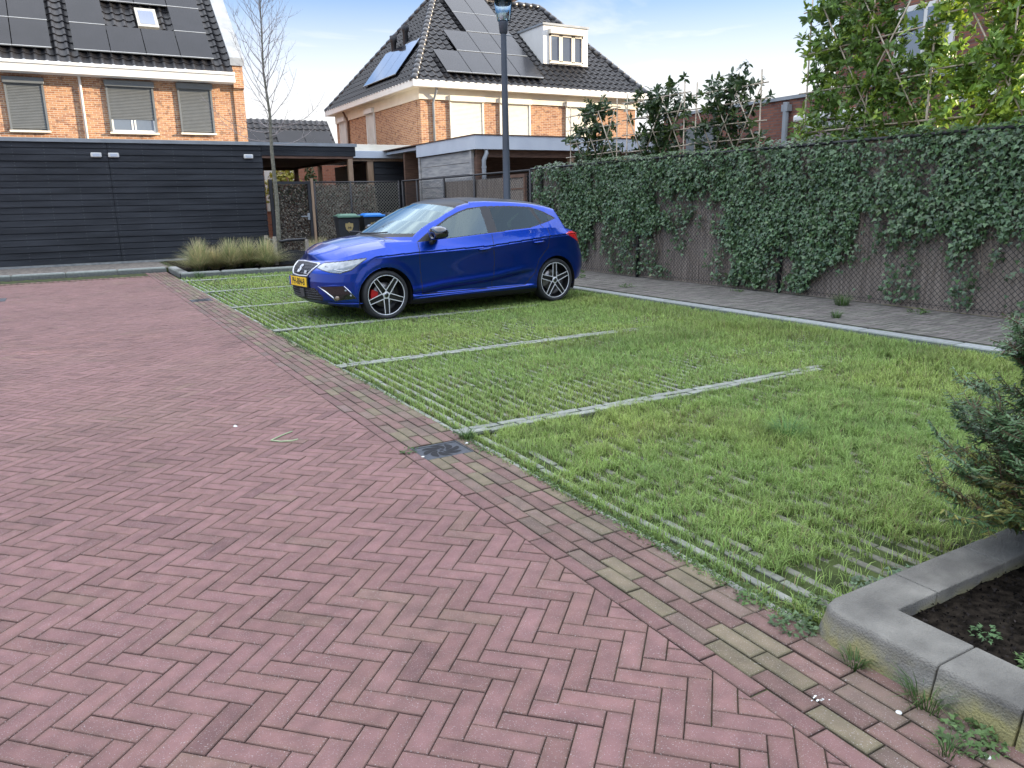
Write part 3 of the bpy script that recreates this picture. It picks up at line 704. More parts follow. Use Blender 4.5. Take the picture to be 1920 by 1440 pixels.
# ---------------------------------------------------------------- ivy fence
FX = 8.76
m_reed = M('reed_screen', (0.155,0.125,0.100), (0.35,0.29,0.235), rough=0.95, scale=1.0, detail=10, stretch=(20,38,1.6), bump=0.7, bscale=2.0, lo=0.3, hi=0.7)
m_wire = M('wire_black', (0.01,0.011,0.012), rough=0.5)
def chain_link(y0, y1, z0, z1, p=0.062, r=0.0022, axis='x', at=8.7):
    V, F = [], []
    H = z1-z0; k = 0
    for sg in (1, -1):
        a = y0 - H if sg > 0 else y0
        n = int((y1-y0+H)/p)+1
        for i in range(n):
            b = a + i*p
            za, zb = z0, z1
            ya, yb = (b, b+H) if sg > 0 else (b, b-H)
            pts = []
            # clip to y0..y1
            def zat(y): return za + (y-ya)/(yb-ya)*(zb-za)
            lo_, hi_ = max(min(ya,yb), y0), min(max(ya,yb), y1)
            if hi_-lo_ < 0.02: continue
            p0 = (lo_, zat(lo_)); p1 = (hi_, zat(hi_))
            d = np.array([p1[0]-p0[0], p1[1]-p0[1]]); d /= np.linalg.norm(d); nrm = np.array([-d[1], d[0]])*r
            for q in (p0, p1):
                for s_ in ((nrm[0], nrm[1], 0), (-nrm[0], -nrm[1], 0), (0, 0, r*1.6)):
                    off = 0.0015*sg
                    if axis == 'x': V.append((at-off-s_[2], q[0]+s_[0], q[1]+s_[1]))
                    else: V.append((q[0]+s_[0], at-off-s_[2], q[1]+s_[1]))
            F += [(k,k+3,k+5,k+2),(k+2,k+5,k+4,k+1),(k+1,k+4,k+3,k)]; k += 6
    return np.array(V), np.array(F)
fe = thing('screen_fence', 'reed screen fence behind black chain link, mostly overgrown with ivy', 'fence', (FX, 9, 0.05))
g = G(); g.box((FX+0.02,2.0,0.06),(FX+0.05,14.30,2.03)); mk('reed_screen', g, m_reed, fe)
v, f = chain_link(2.0, 14.3, 0.08, 2.0, p=0.068, r=0.0030, at=FX-0.012); mk_np('chain_link', v, f, m_wire, fe)
for y in (2.1, 4.2, 7.6, 10.75, 13.9):
    g = G(); g.tube([(FX-0.02,y,0.0),(FX-0.02,y,2.06)], 0.028, 8); mk('post', g, m_iron, fe, smooth=True)
g = G(); g.tube([(FX-0.02,2.0,2.05),(FX-0.02,14.3,2.05)], 0.022, 8); mk('top_rail', g, m_iron, fe, smooth=True)
g = G(); g.tube([(FX-0.016,2.0,1.05),(FX-0.016,14.3,1.04)], 0.003, 4); g.tube([(FX-0.016,2.0,0.12),(FX-0.016,14.3,0.12)], 0.003, 4); mk('tension_wire', g, m_wire, fe)

def leaves(name, P, N, U, size, shape, mat, parent, cols, fold=0.15, aspect=1.0):
    """P centres, N normals, U direction of the tip; shape: list of (u along tip, w across)"""
    N = N/np.linalg.norm(N, axis=1, keepdims=True)
    U = U - N*(U*N).sum(1, keepdims=True); U /= np.linalg.norm(U, axis=1, keepdims=True)+1e-9
    Wd = np.cross(N, U)
    sh = np.array(shape); k = len(sh)
    V = P[:,None,:] + size[:,None,None]*(sh[None,:,0,None]*U[:,None,:] + sh[None,:,1,None]*aspect*Wd[:,None,:] - (np.abs(sh[None,:,1,None])*fold + 0.18*sh[None,:,0,None]**2)*N[:,None,:])
    n = len(P); V = V.reshape(-1, 3)
    c = np.repeat(cols, k, axis=0)
    return V, c, n, k
IVY = [(0.0,0.0),(-0.18,0.30),(0.12,0.62),(0.30,0.30),(0.95,0.0),(0.30,-0.30),(0.12,-0.62),(-0.18,-0.30)]
IVYF = [(0,1,2,3),(0,3,4),(0,4,5),(0,5,6,7)]
def leaf_faces(n, k, faces):
    base = (np.arange(n)*k)[:,None]
    by = {}
    for f_ in faces: by.setdefault(len(f_), []).append(f_)
    return [np.concatenate([base + np.array(ff)[None,:] for ff in v_], 0) for v_ in by.values()]
m_ivy = M('ivy_leaf', (0.9,0.9,0.9), (1.1,1.1,1.1), rough=0.36, scale=20, attr=True, transl=0.12, spec=0.5)
IY = np.array([2.0, 4.47,4.83,5.1,5.38,5.79,6.35,6.65,6.96,7.27,7.83,8.41,8.72,9.08,9.74,10.04,10.73,11.5,12.34,14.3])
IZ = np.array([0.9, 0.95,1.05,0.80,1.05,1.20,1.15,0.95,0.70,0.38,0.25,0.35,0.95,1.40,1.35,0.85,0.72,0.80,0.75,0.9])
n = 120000
y = rng.uniform(2.0, 14.1, n); z = rng.uniform(0.12, 2.16, n)
zb = np.interp(y, IY, IZ)
nz1 = fbm(y*1.6, z*1.6, 51); nz2 = fbm(y*4.0, z*2.3, 57)
cov = sstep(-0.34, 0.10, z - zb + (nz1-0.5)*1.5 + (fbm(y*6, z*2.5, 91)-0.5)*0.8)
cov = np.clip(cov*(0.10+1.25*sstep(0.30,0.56,nz2)), 0, 1)
cov = np.maximum(cov, 0.26*sstep(0.50,0.68,fbm(y*3.0,z*0.9,61)))
cov *= np.where(y > 13.0, 0.75, 1.0)
top = 2.12 + 0.07*(vnoise(y*2.3, y*0, 63)-0.4) + np.where((y > 6.9) & (y < 8.3), 0.08, 0) + 0.05*(vnoise(y*9, y*0, 64)-0.5)
keep = (rng.random(n) < cov*0.60) & (z < top)
y, z = y[keep], z[keep]; n = len(y)
dep = rng.random(n)**1.3
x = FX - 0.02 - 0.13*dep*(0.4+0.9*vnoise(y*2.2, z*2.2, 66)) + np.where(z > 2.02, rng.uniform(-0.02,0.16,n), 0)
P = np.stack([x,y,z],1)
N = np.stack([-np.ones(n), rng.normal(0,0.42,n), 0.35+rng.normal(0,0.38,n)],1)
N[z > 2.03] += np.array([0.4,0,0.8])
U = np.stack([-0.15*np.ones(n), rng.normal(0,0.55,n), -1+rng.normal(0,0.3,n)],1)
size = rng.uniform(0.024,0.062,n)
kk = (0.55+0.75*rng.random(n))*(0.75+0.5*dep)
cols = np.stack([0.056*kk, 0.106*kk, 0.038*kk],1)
yl = rng.random(n) < 0.04; cols[yl] = np.stack([0.085*kk[yl], 0.13*kk[yl], 0.045*kk[yl]],1)
pale = rng.random(n) < 0.002; cols[pale] = (0.30,0.33,0.16)
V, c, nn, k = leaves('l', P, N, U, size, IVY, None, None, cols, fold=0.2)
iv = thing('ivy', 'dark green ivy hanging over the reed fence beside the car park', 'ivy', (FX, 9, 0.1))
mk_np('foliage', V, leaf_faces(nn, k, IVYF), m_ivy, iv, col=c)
g = G()
for i in range(150):
    y = random.uniform(2.3, 13.8); zb_ = float(np.interp(y, IY, IZ)); z = min(2.0, zb_+random.uniform(-0.1,0.7)); pts = []
    zl = max(0.07, zb_-random.uniform(0.0,0.6)); m_ = 7
    for q in range(m_):
        t = q/(m_-1); pts.append((FX-0.03-0.02*random.random(), y+random.gauss(0,0.02)+0.25*t*math.sin(i), z+(zl-z)*t))
    g.tube(pts, 0.0035, 4, cap=False)
mk('stems', g, M('ivy_stem', (0.11,0.08,0.06), (0.2,0.16,0.12), scale=20), iv)

# ---------------------------------------------------------------- espalier trees behind the fence
m_bamboo = M('bamboo', (0.36,0.29,0.20), (0.50,0.43,0.32), rough=0.6, scale=8, stretch=(3,3,3))
m_bark = M('bark_brown', (0.05,0.04,0.032), (0.10,0.08,0.065), rough=0.95, scale=18)
m_laurel = M('laurel_leaf', (0.9,0.9,0.9), (1.12,1.1,1.1), rough=0.35, scale=14, attr=True, transl=0.35, spec=0.5)
LAU = [(0.0,0.0),(0.35,0.19),(0.72,0.15),(1.0,0.0),(0.72,-0.15),(0.35,-0.19),(0.5,0.0)]
LAUF = [(0,6,1),(1,6,2),(2,6,3),(3,6,4),(4,6,5),(5,6,0)]
def espalier(label, X, ya, yb, za, zb, dens, leafsize, tone, frame, seed, group, extra=()):
    rr = np.random.default_rng(seed); rnd = random.Random(seed)
    yc = (ya+yb)/2
    t = thing('espalier_tree', label, 'tree', (X, yc, 0.05), group=group)
    g = G(); g.tube([(X+0.02,yc,0.05),(X+0.01,yc+0.02,1.4),(X,yc,zb-0.1)], [0.032,0.026,0.012], 7)
    hz = [za+0.1 + i*(zb-za-0.15)/3 for i in range(4)]
    tw = []
    for z in hz:
        for sgn in (-1, 1):
            L = (yb-ya)/2*rnd.uniform(0.85,1.02)
            pts = [(X, yc, z-0.08)]+[(X+rnd.gauss(0,0.03), yc+sgn*L*q/4, z+rnd.gauss(0,0.03)) for q in range(1,5)]
            g.tube(pts, [0.014,0.012,0.010,0.008,0.005], 5); tw.append(pts)
    mk('trunk', g, m_bark, t, smooth=True)
    g = G(); xb = X-0.075
    for y in ([ya, yb] + ([yc-0.04] if frame > 1 else [])): g.tube([(xb,y,0.1),(xb,y+rnd.gauss(0,0.02),zb+0.12)], 0.011, 6)
    for z in hz: g.tube([(xb-0.015,ya-0.12,z+rnd.gauss(0,0.015)),(xb-0.015,yb+0.12,z+rnd.gauss(0,0.015))], 0.010, 6)
    if frame:
        H = zb-za; w = (yb-ya)
        for q in range(4):
            y0 = ya + w*q/3.0
            for sg in ((1,-1) if q in (1,2) else (1,)):
                y1 = y0 + sg*H*0.55
                if ya-0.15 <= y1 <= yb+0.15: g.tube([(xb-0.03,y0,za-0.05),(xb-0.05,y1,za+H*0.95)], 0.0095, 6)
    mk('bamboo_frame', g, m_bamboo, t, smooth=True)
    # leaf whorls at twig tips
    C, A = [], []
    nt = int(dens*(yb-ya)*(zb-za))
    tries = 0
    while len(C) < nt and tries < nt*12:
        tries += 1
        y = rr.uniform(ya-0.06, yb+0.06); z = rr.uniform(za-0.05, zb+0.1)
        d_st = abs(y-yc)/((yb-ya)/2)
        rowd = min(abs(z-h) for h in hz)/((zb-za)/6)
        pr = (0.95-0.35*d_st)*(1.0-0.35*rowd)*(0.25+1.4*float(sstep(0.33,0.6,fbm(y*2.6+seed,z*2.6,71))))
        pr = max(pr, 0.9*(d_st < 0.22))
        if frame < 0: pr *= (1.15 - 0.75*d_st)
        if rr.random() > pr: continue
        C.append((X+rr.normal(0,0.11), y, z)); A.append((rr.normal(-0.25,0.5), rr.normal(0,0.5), rr.normal(0.55,0.45)))
    for e in extra:
        for q in range(e[3]): C.append((X+rr.normal(0,0.05), rr.normal(e[0],0.12), rr.uniform(e[1],e[2]))); A.append((rr.normal(-0.1,0.4), rr.normal(0,0.4), rr.normal(0.8,0.3)))
    C = np.array(C); A = np.array(A); A /= np.linalg.norm(A, axis=1, keepdims=True)
    m_ = 9; n = len(C)*m_
    Ax = np.repeat(A, m_, 0); P = np.repeat(C, m_, 0) + Ax*rr.uniform(-0.04,0.04,(n,1))
    D = rr.normal(0,1,(n,3)); D -= Ax*(D*Ax).sum(1,keepdims=True); D /= np.linalg.norm(D,axis=1,keepdims=True)
    U = D + Ax*rr.uniform(0.0,0.9,(n,1)) + np.array([0,0,-0.12]); U /= np.linalg.norm(U,axis=1,keepdims=True)
    Nn = Ax + rr.normal(0,0.25,(n,3)) - U*(Ax*U).sum(1,keepdims=True)
    sz = leafsize*rr.uniform(0.6,1.25,n)
    kk = rr.uniform(0.55,1.35,n)
    base = np.array(tone)
    cols = base[None,:]*kk[:,None]
    fr = np.repeat(rr.random(len(C)) < 0.28, m_); cols[fr] *= np.array([1.75,1.45,1.0])
    V, c, nn, k = leaves('l', P, Nn, U, sz, LAU, None, None, cols, fold=-0.25)
    mk_np('foliage', V, leaf_faces(nn, k, LAUF), m_laurel, t, col=c)
    return t
G1 = 'espalier trees standing behind the ivy fence'
T1 = (0.14,0.24,0.052); T2 = (0.042,0.080,0.030)
espalier('bright green espalier tree at the right edge, crowding over the fence', 9.12, 4.10, 5.80, 2.12, 3.98, 290, 0.108, (0.19,0.31,0.055), 2, 11, G1)
espalier('broad leafy espalier tree left of the right-edge one, crossed canes in front', 9.12, 5.82, 7.58, 2.12, 3.86, 290, 0.104, T1, 2, 12, G1)
espalier('espalier tree with one tall shoot, its bamboo frame standing against the sky', 9.10, 8.35, 9.72, 2.12, 3.05, 130, 0.115, T2, -1, 13, G1, extra=((8.93,2.9,3.42,12),(9.05,2.2,3.0,14)))
espalier('espalier tree in the middle of the three slender ones above the fence', 9.10, 9.95, 11.45, 2.12, 3.10, 140, 0.115, T2, -1, 14, G1, extra=((10.75,2.2,3.05,22),(10.3,2.9,3.3,9)))
espalier('narrow small espalier tree nearest the lamp post, behind the fence', 9.10, 11.75, 13.25, 2.12, 3.05, 100, 0.115, T2, -1, 15, G1, extra=((12.45,2.2,3.25,26),))

# ---------------------------------------------------------------- fences further back, gate
fb = thing('wire_fence', 'black chain link fence with reed panel running back towards the bins', 'fence', (FX, 17.5, 0.07))
v, f = chain_link(14.32, 21.4, 0.1, 1.98, p=0.08, r=0.003, at=FX-0.01); mk_np('chain_link', v, f, m_wire, fb)
for y in (14.32, 16.9, 18.6, 20.35, 21.4):
    g = G(); g.tube([(FX-0.02,y,0.05),(FX-0.02,y,2.05)], 0.03, 8); mk('post', g, m_iron, fb, smooth=True)
g = G(); g.tube([(FX-0.02,14.3,2.03),(FX-0.02,21.4,2.03)], 0.022, 8); mk('top_rail', g, m_iron, fb, smooth=True)
g = G(); g.box((FX+0.02,15.55,0.1),(FX+0.04,18.7,1.92)); mk('reed_screen', g, m_reed, fb)
g = G(); g.box((FX-0.03,14.55,1.90),(FX+0.03,15.5,1.97)); g.box((FX-0.03,14.55,0.1),(FX+0.03,14.60,1.9)); g.box((FX-0.03,15.45,0.1),(FX+0.03,15.5,1.9))
for z in (0.5,0.9,1.3,1.65): g.box((FX-0.02,14.6,z),(FX+0.02,15.45,z+0.03))
w_ = mk('wooden_panel', g, m_wood_brown, fb)
mk('panel_reed', G().box((FX-0.008,14.6,0.1),(FX+0.008,15.45,1.9)), m_reed, w_)
v, f = chain_link(0, 1, 0, 1)
ff = thing('mesh_fence', 'chain link fence panel with dry leafy screen between the gate and shed', 'fence', (7.2, 21.6, 0.07))
def dry_screen(parent, x0, x1, z0, z1, y, dens, greens, seed):
    rr = np.random.default_rng(seed); n = int(1.7*dens*(x1-x0)*(z1-z0))
    P = np.stack([rr.uniform(x0,x1,n), y+rr.uniform(-0.02,0.06,n), rr.uniform(z0,z1,n)],1)
    N = np.stack([rr.normal(0,0.6,n), -np.ones(n), rr.normal(0.2,0.6,n)],1); U = rr.normal(0,1,(n,3)) - np.array([0,0,0.5])
    k_ = rr.uniform(0.12,1.35,n); cols = np.array([0.30,0.265,0.20])[None,:]*k_[:,None]
    gr = rr.random(n) < greens*sstep(z0+0.9, z1, P[:,2]); cols[gr] = np.array([0.05,0.075,0.03])[None,:]*k_[gr][:,None]
    V, c, nn, k = leaves('l', P, N, U, rr.uniform(0.035,0.08,n), IVY, None, None, cols, aspect=0.6)
    return mk_np('leafy_screen', V, leaf_faces(nn, k, IVYF), m_laurel, parent, col=c)
dry_screen(ff, 6.3, 8.05, 0.1, 1.95, 21.66, 560, 0.25, 21)
v, f = chain_link(6.2, 8.7, 0.1, 2.0, p=0.09, r=0.004, axis='y', at=21.58)
mk_np('chain_link', v, f, M('wire_pale', (0.28,0.27,0.22), rough=0.6), ff)
for x in (6.22, 7.25, 8.7):
    g = G(); g.tube([(x,21.6,0.05),(x,21.6,2.05)], 0.032, 8); mk('post', g, m_iron, ff, smooth=True)
g = G(); g.tube([(6.2,21.6,2.02),(8.7,21.6,2.02)], 0.022, 8); mk('top_rail', g, m_iron, ff, smooth=True)
mk('backing', G().box((6.3,21.75,0.1),(8.0,21.77,1.95)), m_wood_brown, ff)
gt = thing('garden_gate', 'black framed gate with dry leafy screen beside the plank garage', 'gate', (5.6, 21.6, 0.07))
g = G(); g.box((5.12,21.55,0.15),(5.20,21.62,2.05)); g.box((6.03,21.55,0.15),(6.11,21.62,2.05)); g.box((5.20,21.555,1.97),(6.03,21.615,2.045)); g.box((5.20,21.555,0.15),(6.03,21.615,0.22))
mk('frame', g, m_iron, gt)
dry_screen(gt, 5.2, 6.05, 0.15, 1.97, 21.64, 640, 0.4, 22)
mk('backing', G().box((5.2,21.74,0.15),(6.05,21.76,1.97)), m_wood_brown, gt)
v, f = chain_link(5.2, 6.03, 0.2, 1.97, p=0.11, r=0.003, axis='y', at=21.56); mk_np('wire_mesh', v, f, m_wire, gt)
g = G(); g.box((5.78,21.49,1.10),(6.00,21.51,1.13)); g.box((5.96,21.50,1.02),(6.02,21.55,1.2)); mk('handle', g, m_zinc, gt)
g = G(); g.box((5.02,21.62,0.1),(5.11,21.70,2.1)); mk('post', g, m_iron, gt); g = G(); g.box((6.12,21.56,0.1),(6.19,21.63,2.12)); mk('post', g, m_wood, gt)

# evergreen shrubs behind the gate
def shrub(label, cx, cy, cz, rx, ry, rz_, n, tone, size, seed, name='shrub', cat='shrub', group=None):
    rr = np.random.default_rng(seed); t = thing(name, label, cat, (cx, cy, cz-rz_), group=group)
    d = rr.normal(0,1,(n,3)); d /= np.linalg.norm(d,axis=1,keepdims=True)
    lump = 0.75+0.5*vnoise(d[:,0]*2.2+seed, d[:,2]*2.2+d[:,1], 3)
    P = np.array([cx,cy,cz]) + d*np.array([rx,ry,rz_])*(rr.uniform(0.35,1.0,n)**0.6*lump)[:,None]
    N = d + rr.normal(0,0.6,(n,3)); U = rr.normal(0,1,(n,3))+np.array([0,0,0.3]); k_ = rr.uniform(0.6,1.4,n)
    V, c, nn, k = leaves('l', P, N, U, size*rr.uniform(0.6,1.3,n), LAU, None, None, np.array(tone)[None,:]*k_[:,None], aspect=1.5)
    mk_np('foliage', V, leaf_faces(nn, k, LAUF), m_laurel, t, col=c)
    g = G(); g.tube([(cx,cy,cz-rz_),(cx+0.03,cy,cz)], [0.04,0.02], 6); mk('stem', g, m_bark, t)
    return t
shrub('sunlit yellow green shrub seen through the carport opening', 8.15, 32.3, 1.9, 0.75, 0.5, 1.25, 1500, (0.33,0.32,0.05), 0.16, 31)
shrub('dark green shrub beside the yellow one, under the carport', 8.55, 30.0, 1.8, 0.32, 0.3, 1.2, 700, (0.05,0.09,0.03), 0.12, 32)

# ---------------------------------------------------------------- lamp post
LX, LY = 7.18, 12.6
lp = thing('street_lamp', 'tall dark grey lamp post with flared glass lantern behind the car', 'street lamp', (LX, LY, 0.055))
m_pole = M('pole_grey', (0.055,0.065,0.08), (0.065,0.075,0.09), rough=0.42, scale=4, metal=0.2)
g = G(); g.lathe([(0.10,0.055),(0.10,0.9),(0.072,0.95),(0.062,2.4),(0.050,4.27)], 18, (LX,LY,0)); mk('pole', g, m_pole, lp, smooth=True)
g = G(); g.lathe([(0.055,4.25),(0.072,4.27),(0.088,4.44),(0.088,4.46),(0.0,4.46)], 18, (LX,LY,0)); mk('collar', g, m_pole, lp, smooth=True)
g = G(); g.lathe([(0.105,4.462),(0.115,4.50),(0.155,4.80),(0.150,4.80),(0.105,4.50),(0.095,4.47)], 24, (LX,LY,0)); mk('lantern_glass', g, glass_mat('lantern_glass', (0.92,0.95,0.95), 0.15, 1.45, 0.22), lp, smooth=True)
g = G(); g.lathe([(0.0,4.47),(0.03,4.48),(0.035,4.62),(0.05,4.70),(0.05,4.79),(0.0,4.79)], 12, (LX-0.02,LY,0)); mk('bulb_holder', g, m_fascia, lp, smooth=True)
g = G()
g.beam((LX+0.105,LY-0.02,4.46),(LX+0.15,LY-0.02,4.80),0.02,0.05); mk('bracket', g, m_iron, lp)
g = G(); g.lathe([(0.0,4.80),(0.15,4.79),(0.28,4.81),(0.345,4.86),(0.30,4.90),(0.16,5.02),(0.0,5.05)], 32, (LX,LY,0)); mk('hood', g, M('lamp_hood', (0.16,0.18,0.2), rough=0.3, metal=0.3), lp, smooth=True)

# ---------------------------------------------------------------- text
def text_part(name, body, mat, parent, size, matrix, extrude=0.002, org_local=True, spacing=1.0, bold=0.0, sx=1.0):
    cu = bpy.data.curves.new(name, 'FONT'); cu.body = body; cu.size = size; cu.extrude = extrude; cu.align_x = 'CENTER'; cu.align_y = 'CENTER'; cu.space_character = spacing; cu.offset = bold
    o = bpy.data.objects.new('tmp_text', cu); COL.objects.link(o)
    dg = bpy.context.evaluated_depsgraph_get(); me = bpy.data.meshes.new_from_object(o.evaluated_get(dg)); me.name = name
    bpy.data.objects.remove(o); bpy.data.curves.remove(cu)
    me.transform(Matrix.Diagonal((sx,1,1,1))); me.transform(matrix)
    if parent is not None and not org_local: me.transform(Matrix.Translation(-Vector(ORG[parent])))
    me.materials.clear()
    return finish(bpy.data.objects.new(name, me), me, mat, parent, False, 0)

# ---------------------------------------------------------------- wheelie bins
m_bin = M('bin_grey', (0.018,0.021,0.025), (0.026,0.029,0.033), rough=0.5, scale=6)
m_gold = M('badge_gold', (0.38,0.29,0.12), rough=0.5)
def wheelie_bin(label, x, y, rz, lid_col, num):
    t = thing('wheelie_bin', label, 'bin', (x, y, 0.08), rz, group='wheelie bins by the fence', local=True)
    def taper(g, z0, z1, a0, b0, a1, b1):
        v0 = [(-a0,-b0,z0),(a0,-b0,z0),(a0,b0,z0),(-a0,b0,z0),(-a1,-b1,z1),(a1,-b1,z1),(a1,b1,z1),(-a1,b1,z1)]
        g.add(v0, [(0,3,2,1),(4,5,6,7),(0,1,5,4),(1,2,6,5),(2,3,7,6),(3,0,4,7)])
    g = G(); taper(g, 0.06, 0.96, 0.22, 0.25, 0.28, 0.34); taper(g, 0.961, 1.02, 0.30, 0.36, 0.305, 0.365); mk('body', g, m_bin, t, bevel=0.015)
    g = G(); taper(g, 1.022, 1.045, 0.30, 0.36, 0.295, 0.355); taper(g, 1.046, 1.085, 0.24, 0.28, 0.20, 0.24); g.tube([(-0.22,0.39,1.0),(0.22,0.39,1.0)], 0.016, 6)
    g.box((-0.30,-0.385,0.99),(0.30,-0.362,1.042))
    mk('lid', g, M('lid_'+num[0], lid_col, rough=0.45), t, bevel=0.01)
    for sx in (-1, 1):
        g = G(); g.lathe([(0.0,-0.025),(0.10,-0.025),(0.10,0.025),(0.0,0.025)], 16, (0,0,0), 'y')
        g.v = [(sx*0.25+p[1], 0.30+p[0], 0.10+p[2]) for p in g.v]; mk('wheel', g, m_iron, t)
    if num[1]:
        yb = -0.316; z0 = 0.74
        sh = [(0,0.13),(0.035,0.10),(0.10,0.10),(0.105,0.02),(0.08,-0.06),(0.0,-0.135),(-0.08,-0.06),(-0.105,0.02),(-0.10,0.10),(-0.035,0.10)]
        tl = 0.09/0.90
        g = G(); g.prism([(a, yb-0.008-b*tl, z0+b) for a, b in sh][::-1], (0,0.004,0)); b_ = mk('badge', g, m_gold, t)
        text_part('badge_number', num[1], m_iron, b_, 0.105, Matrix.Translation((0, yb-0.0095, z0)) @ Matrix.Rotation(R(90)+math.atan(-tl), 4, 'X'), extrude=0.001, bold=0.002)
    return t
wheelie_bin('dark grey wheelie bin with muted green lid and gold shield badge', 6.72, 20.5, R(-8), (0.10,0.20,0.14), ('green','38'))
wheelie_bin('dark grey wheelie bin with bright blue lid, middle of three', 7.41, 20.5, R(-6), (0.02,0.20,0.62), ('blue','38'))
wheelie_bin('dark wheelie bin with charcoal lid, mostly hidden behind the car windscreen', 8.10, 20.6, R(-4), (0.02,0.022,0.026), ('dark',''))

# ---------------------------------------------------------------- bare street tree and its stakes
m_treebark = M('bark_greygreen', (0.10,0.10,0.07), (0.20,0.185,0.14), rough=0.95, scale=22, bump=0.5, bscale=60)
m_twig = M('twig_grey', (0.22,0.19,0.18), (0.32,0.28,0.26), rough=0.9, scale=12)
TX, TY = 4.42, 18.5
st = thing('bare_tree', 'slender leafless tree with upswept twigs between the two houses', 'tree', (TX, TY, 0.08))
rnd = random.Random(5)
trunk = [(TX-0.02,TY,0.05),(TX-0.01,TY,0.8),(TX+0.02,TY,1.6),(TX+0.0,TY,2.6),(TX+0.03,TY,3.4),(TX-0.03,TY,4.3),(TX+0.01,TY,5.2),(TX+0.05,TY,6.2),(TX+0.02,TY,7.3)]
g = G(); g.tube(trunk, [0.062,0.050,0.046,0.040,0.031,0.023,0.016,0.010,0.005], 10); mk('trunk', g, m_treebark, st, smooth=True)
g = G()
def trunk_at(z):
    for a, b in zip(trunk, trunk[1:]):
        if a[2] <= z <= b[2]:
            t = (z-a[2])/(b[2]-a[2]); return Vector(a).lerp(Vector(b), t)
    return Vector(trunk[-1])
def branch(p, d, L, r, lvl):
    n = max(4, int(L/0.13)); pts = [Vector(p)]; d = Vector(d).normalized()
    for i in range(n):
        d = (d + Vector((rnd.gauss(0,0.05),rnd.gauss(0,0.05),0.10 if lvl < 2 else 0.05))).normalized(); pts.append(pts[-1]+d*L/n)
    g.tube(pts, [r*(1-0.75*i/n) for i in range(n+1)], 5 if lvl == 0 else 4, cap=False)
    if lvl < 2:
        k = int(L*(5.0 if lvl == 0 else 6))
        for i in range(k):
            q = rnd.uniform(0.2, 0.98); j = min(n-1, int(q*n)); dd = (pts[j+1]-pts[j]).normalized()
            side = Vector((rnd.gauss(0,1),rnd.gauss(0,1),rnd.gauss(0,0.5))); side = (side - dd*side.dot(dd)).normalized()
            branch(pts[j], dd*0.75+side*0.75, (0.50 if lvl == 0 else 0.16)*rnd.uniform(0.5,1.2)*(1.2-0.5*q), r*0.42, lvl+1)
for i in range(64):
    z = 2.75 + 4.2*(i/64.0)**0.95 + rnd.uniform(-0.05,0.05); a = i*2.4+rnd.uniform(-0.4,0.4)
    L = max(0.45, 1.55*(1-((z-3.6)/4.6)**2 if z > 3.6 else 1.0)*rnd.uniform(0.65,1.1))
    drop = -0.15 if z < 3.3 else 0.95
    branch(trunk_at(z), (math.cos(a),math.sin(a),drop), L, 0.0088*(1.1-0.0085*i), 0)
mk('branches', g, m_twig, st)
def stake(label, x, y, h, rx=0.0):
    g = G(); g.tube([(x,y,0.02),(x+rx,y,h)], [0.045,0.043], 9)
    return tag(mk('tree_stake', g, M('stake_wood', (0.22,0.19,0.15),(0.36,0.32,0.26), scale=9, stretch=(6,6,1), rough=0.9) if 'stake_wood' not in bpy.data.materials else bpy.data.materials['stake_wood']), label, 'stake', 'stakes round the bare tree')
stake('weathered front stake left of the bare tree trunk', 4.27, 18.35, 0.72)
stake('weathered stake behind the front one, left of the tree', 4.17, 18.75, 0.74)
stake('weathered stake right of the bare tree, by the wispy grass', 5.05, 18.5, 0.62)
g = G(); g.tube([(4.15,18.72,0.66),(4.30,18.60,0.62),(4.45,18.42,0.60),(4.60,18.5,0.62),(5.05,18.55,0.62)], 0.035, 8); tag(mk('tree_strap', g, m_iron, smooth=True), 'black rubber strap tying the bare tree to its stakes', 'strap')
g = G(); g.box((4.34,18.28,0.03),(5.35,18.31,0.37)); tag(mk('root_barrier', g, m_iron), 'low black board at the foot of the bare tree', 'board')

# ---------------------------------------------------------------- blades: generic builder
def blades(P, H, Wd, lean, col, seed, seg=2, curl=0.6):
    rr = np.random.default_rng(seed); n = len(P)
    az = rr.uniform(0, 2*np.pi, n); d = np.stack([np.cos(az), np.sin(az)],1); s = np.stack([-np.sin(az), np.cos(az)],1)
    V = np.zeros((n, 5, 3)); 
    t1 = 0.55
    b1 = lean*t1*t1; b2 = lean
    for i, (t, b, w) in enumerate(((0,0,1.0),(t1,None,0.8),(1,None,0))):
        off = (0 if b == 0 else (b1 if t < 1 else b2))
        c = P[:, :2] + d*(off*H)[:, None] if not np.isscalar(off) else P[:, :2]
        z = P[:,2] + H*t*np.sqrt(np.maximum(0.05, 1-(lean*t*0.75)**2))
        if i < 2:
            V[:,2*i,:2] = c - s*(Wd*w/2)[:,None]; V[:,2*i+1,:2] = c + s*(Wd*w/2)[:,None]; V[:,2*i,2] = z; V[:,2*i+1,2] = z
        else: V[:,4,:2] = c; V[:,4,2] = z
    base = (np.arange(n)*5)[:,None]
    F4 = base + np.array([[0,1,3,2]]); F3 = base + np.array([[2,3,4]])
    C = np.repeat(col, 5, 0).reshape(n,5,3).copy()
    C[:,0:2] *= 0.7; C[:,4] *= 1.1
    return V.reshape(-1,3), [F4, F3], C.reshape(-1,3)
m_grass = M('grass_blade', (0.9,0.9,0.9),(1.08,1.08,1.05), rough=0.5, scale=3, attr=True, transl=0.30, spec=0.3)

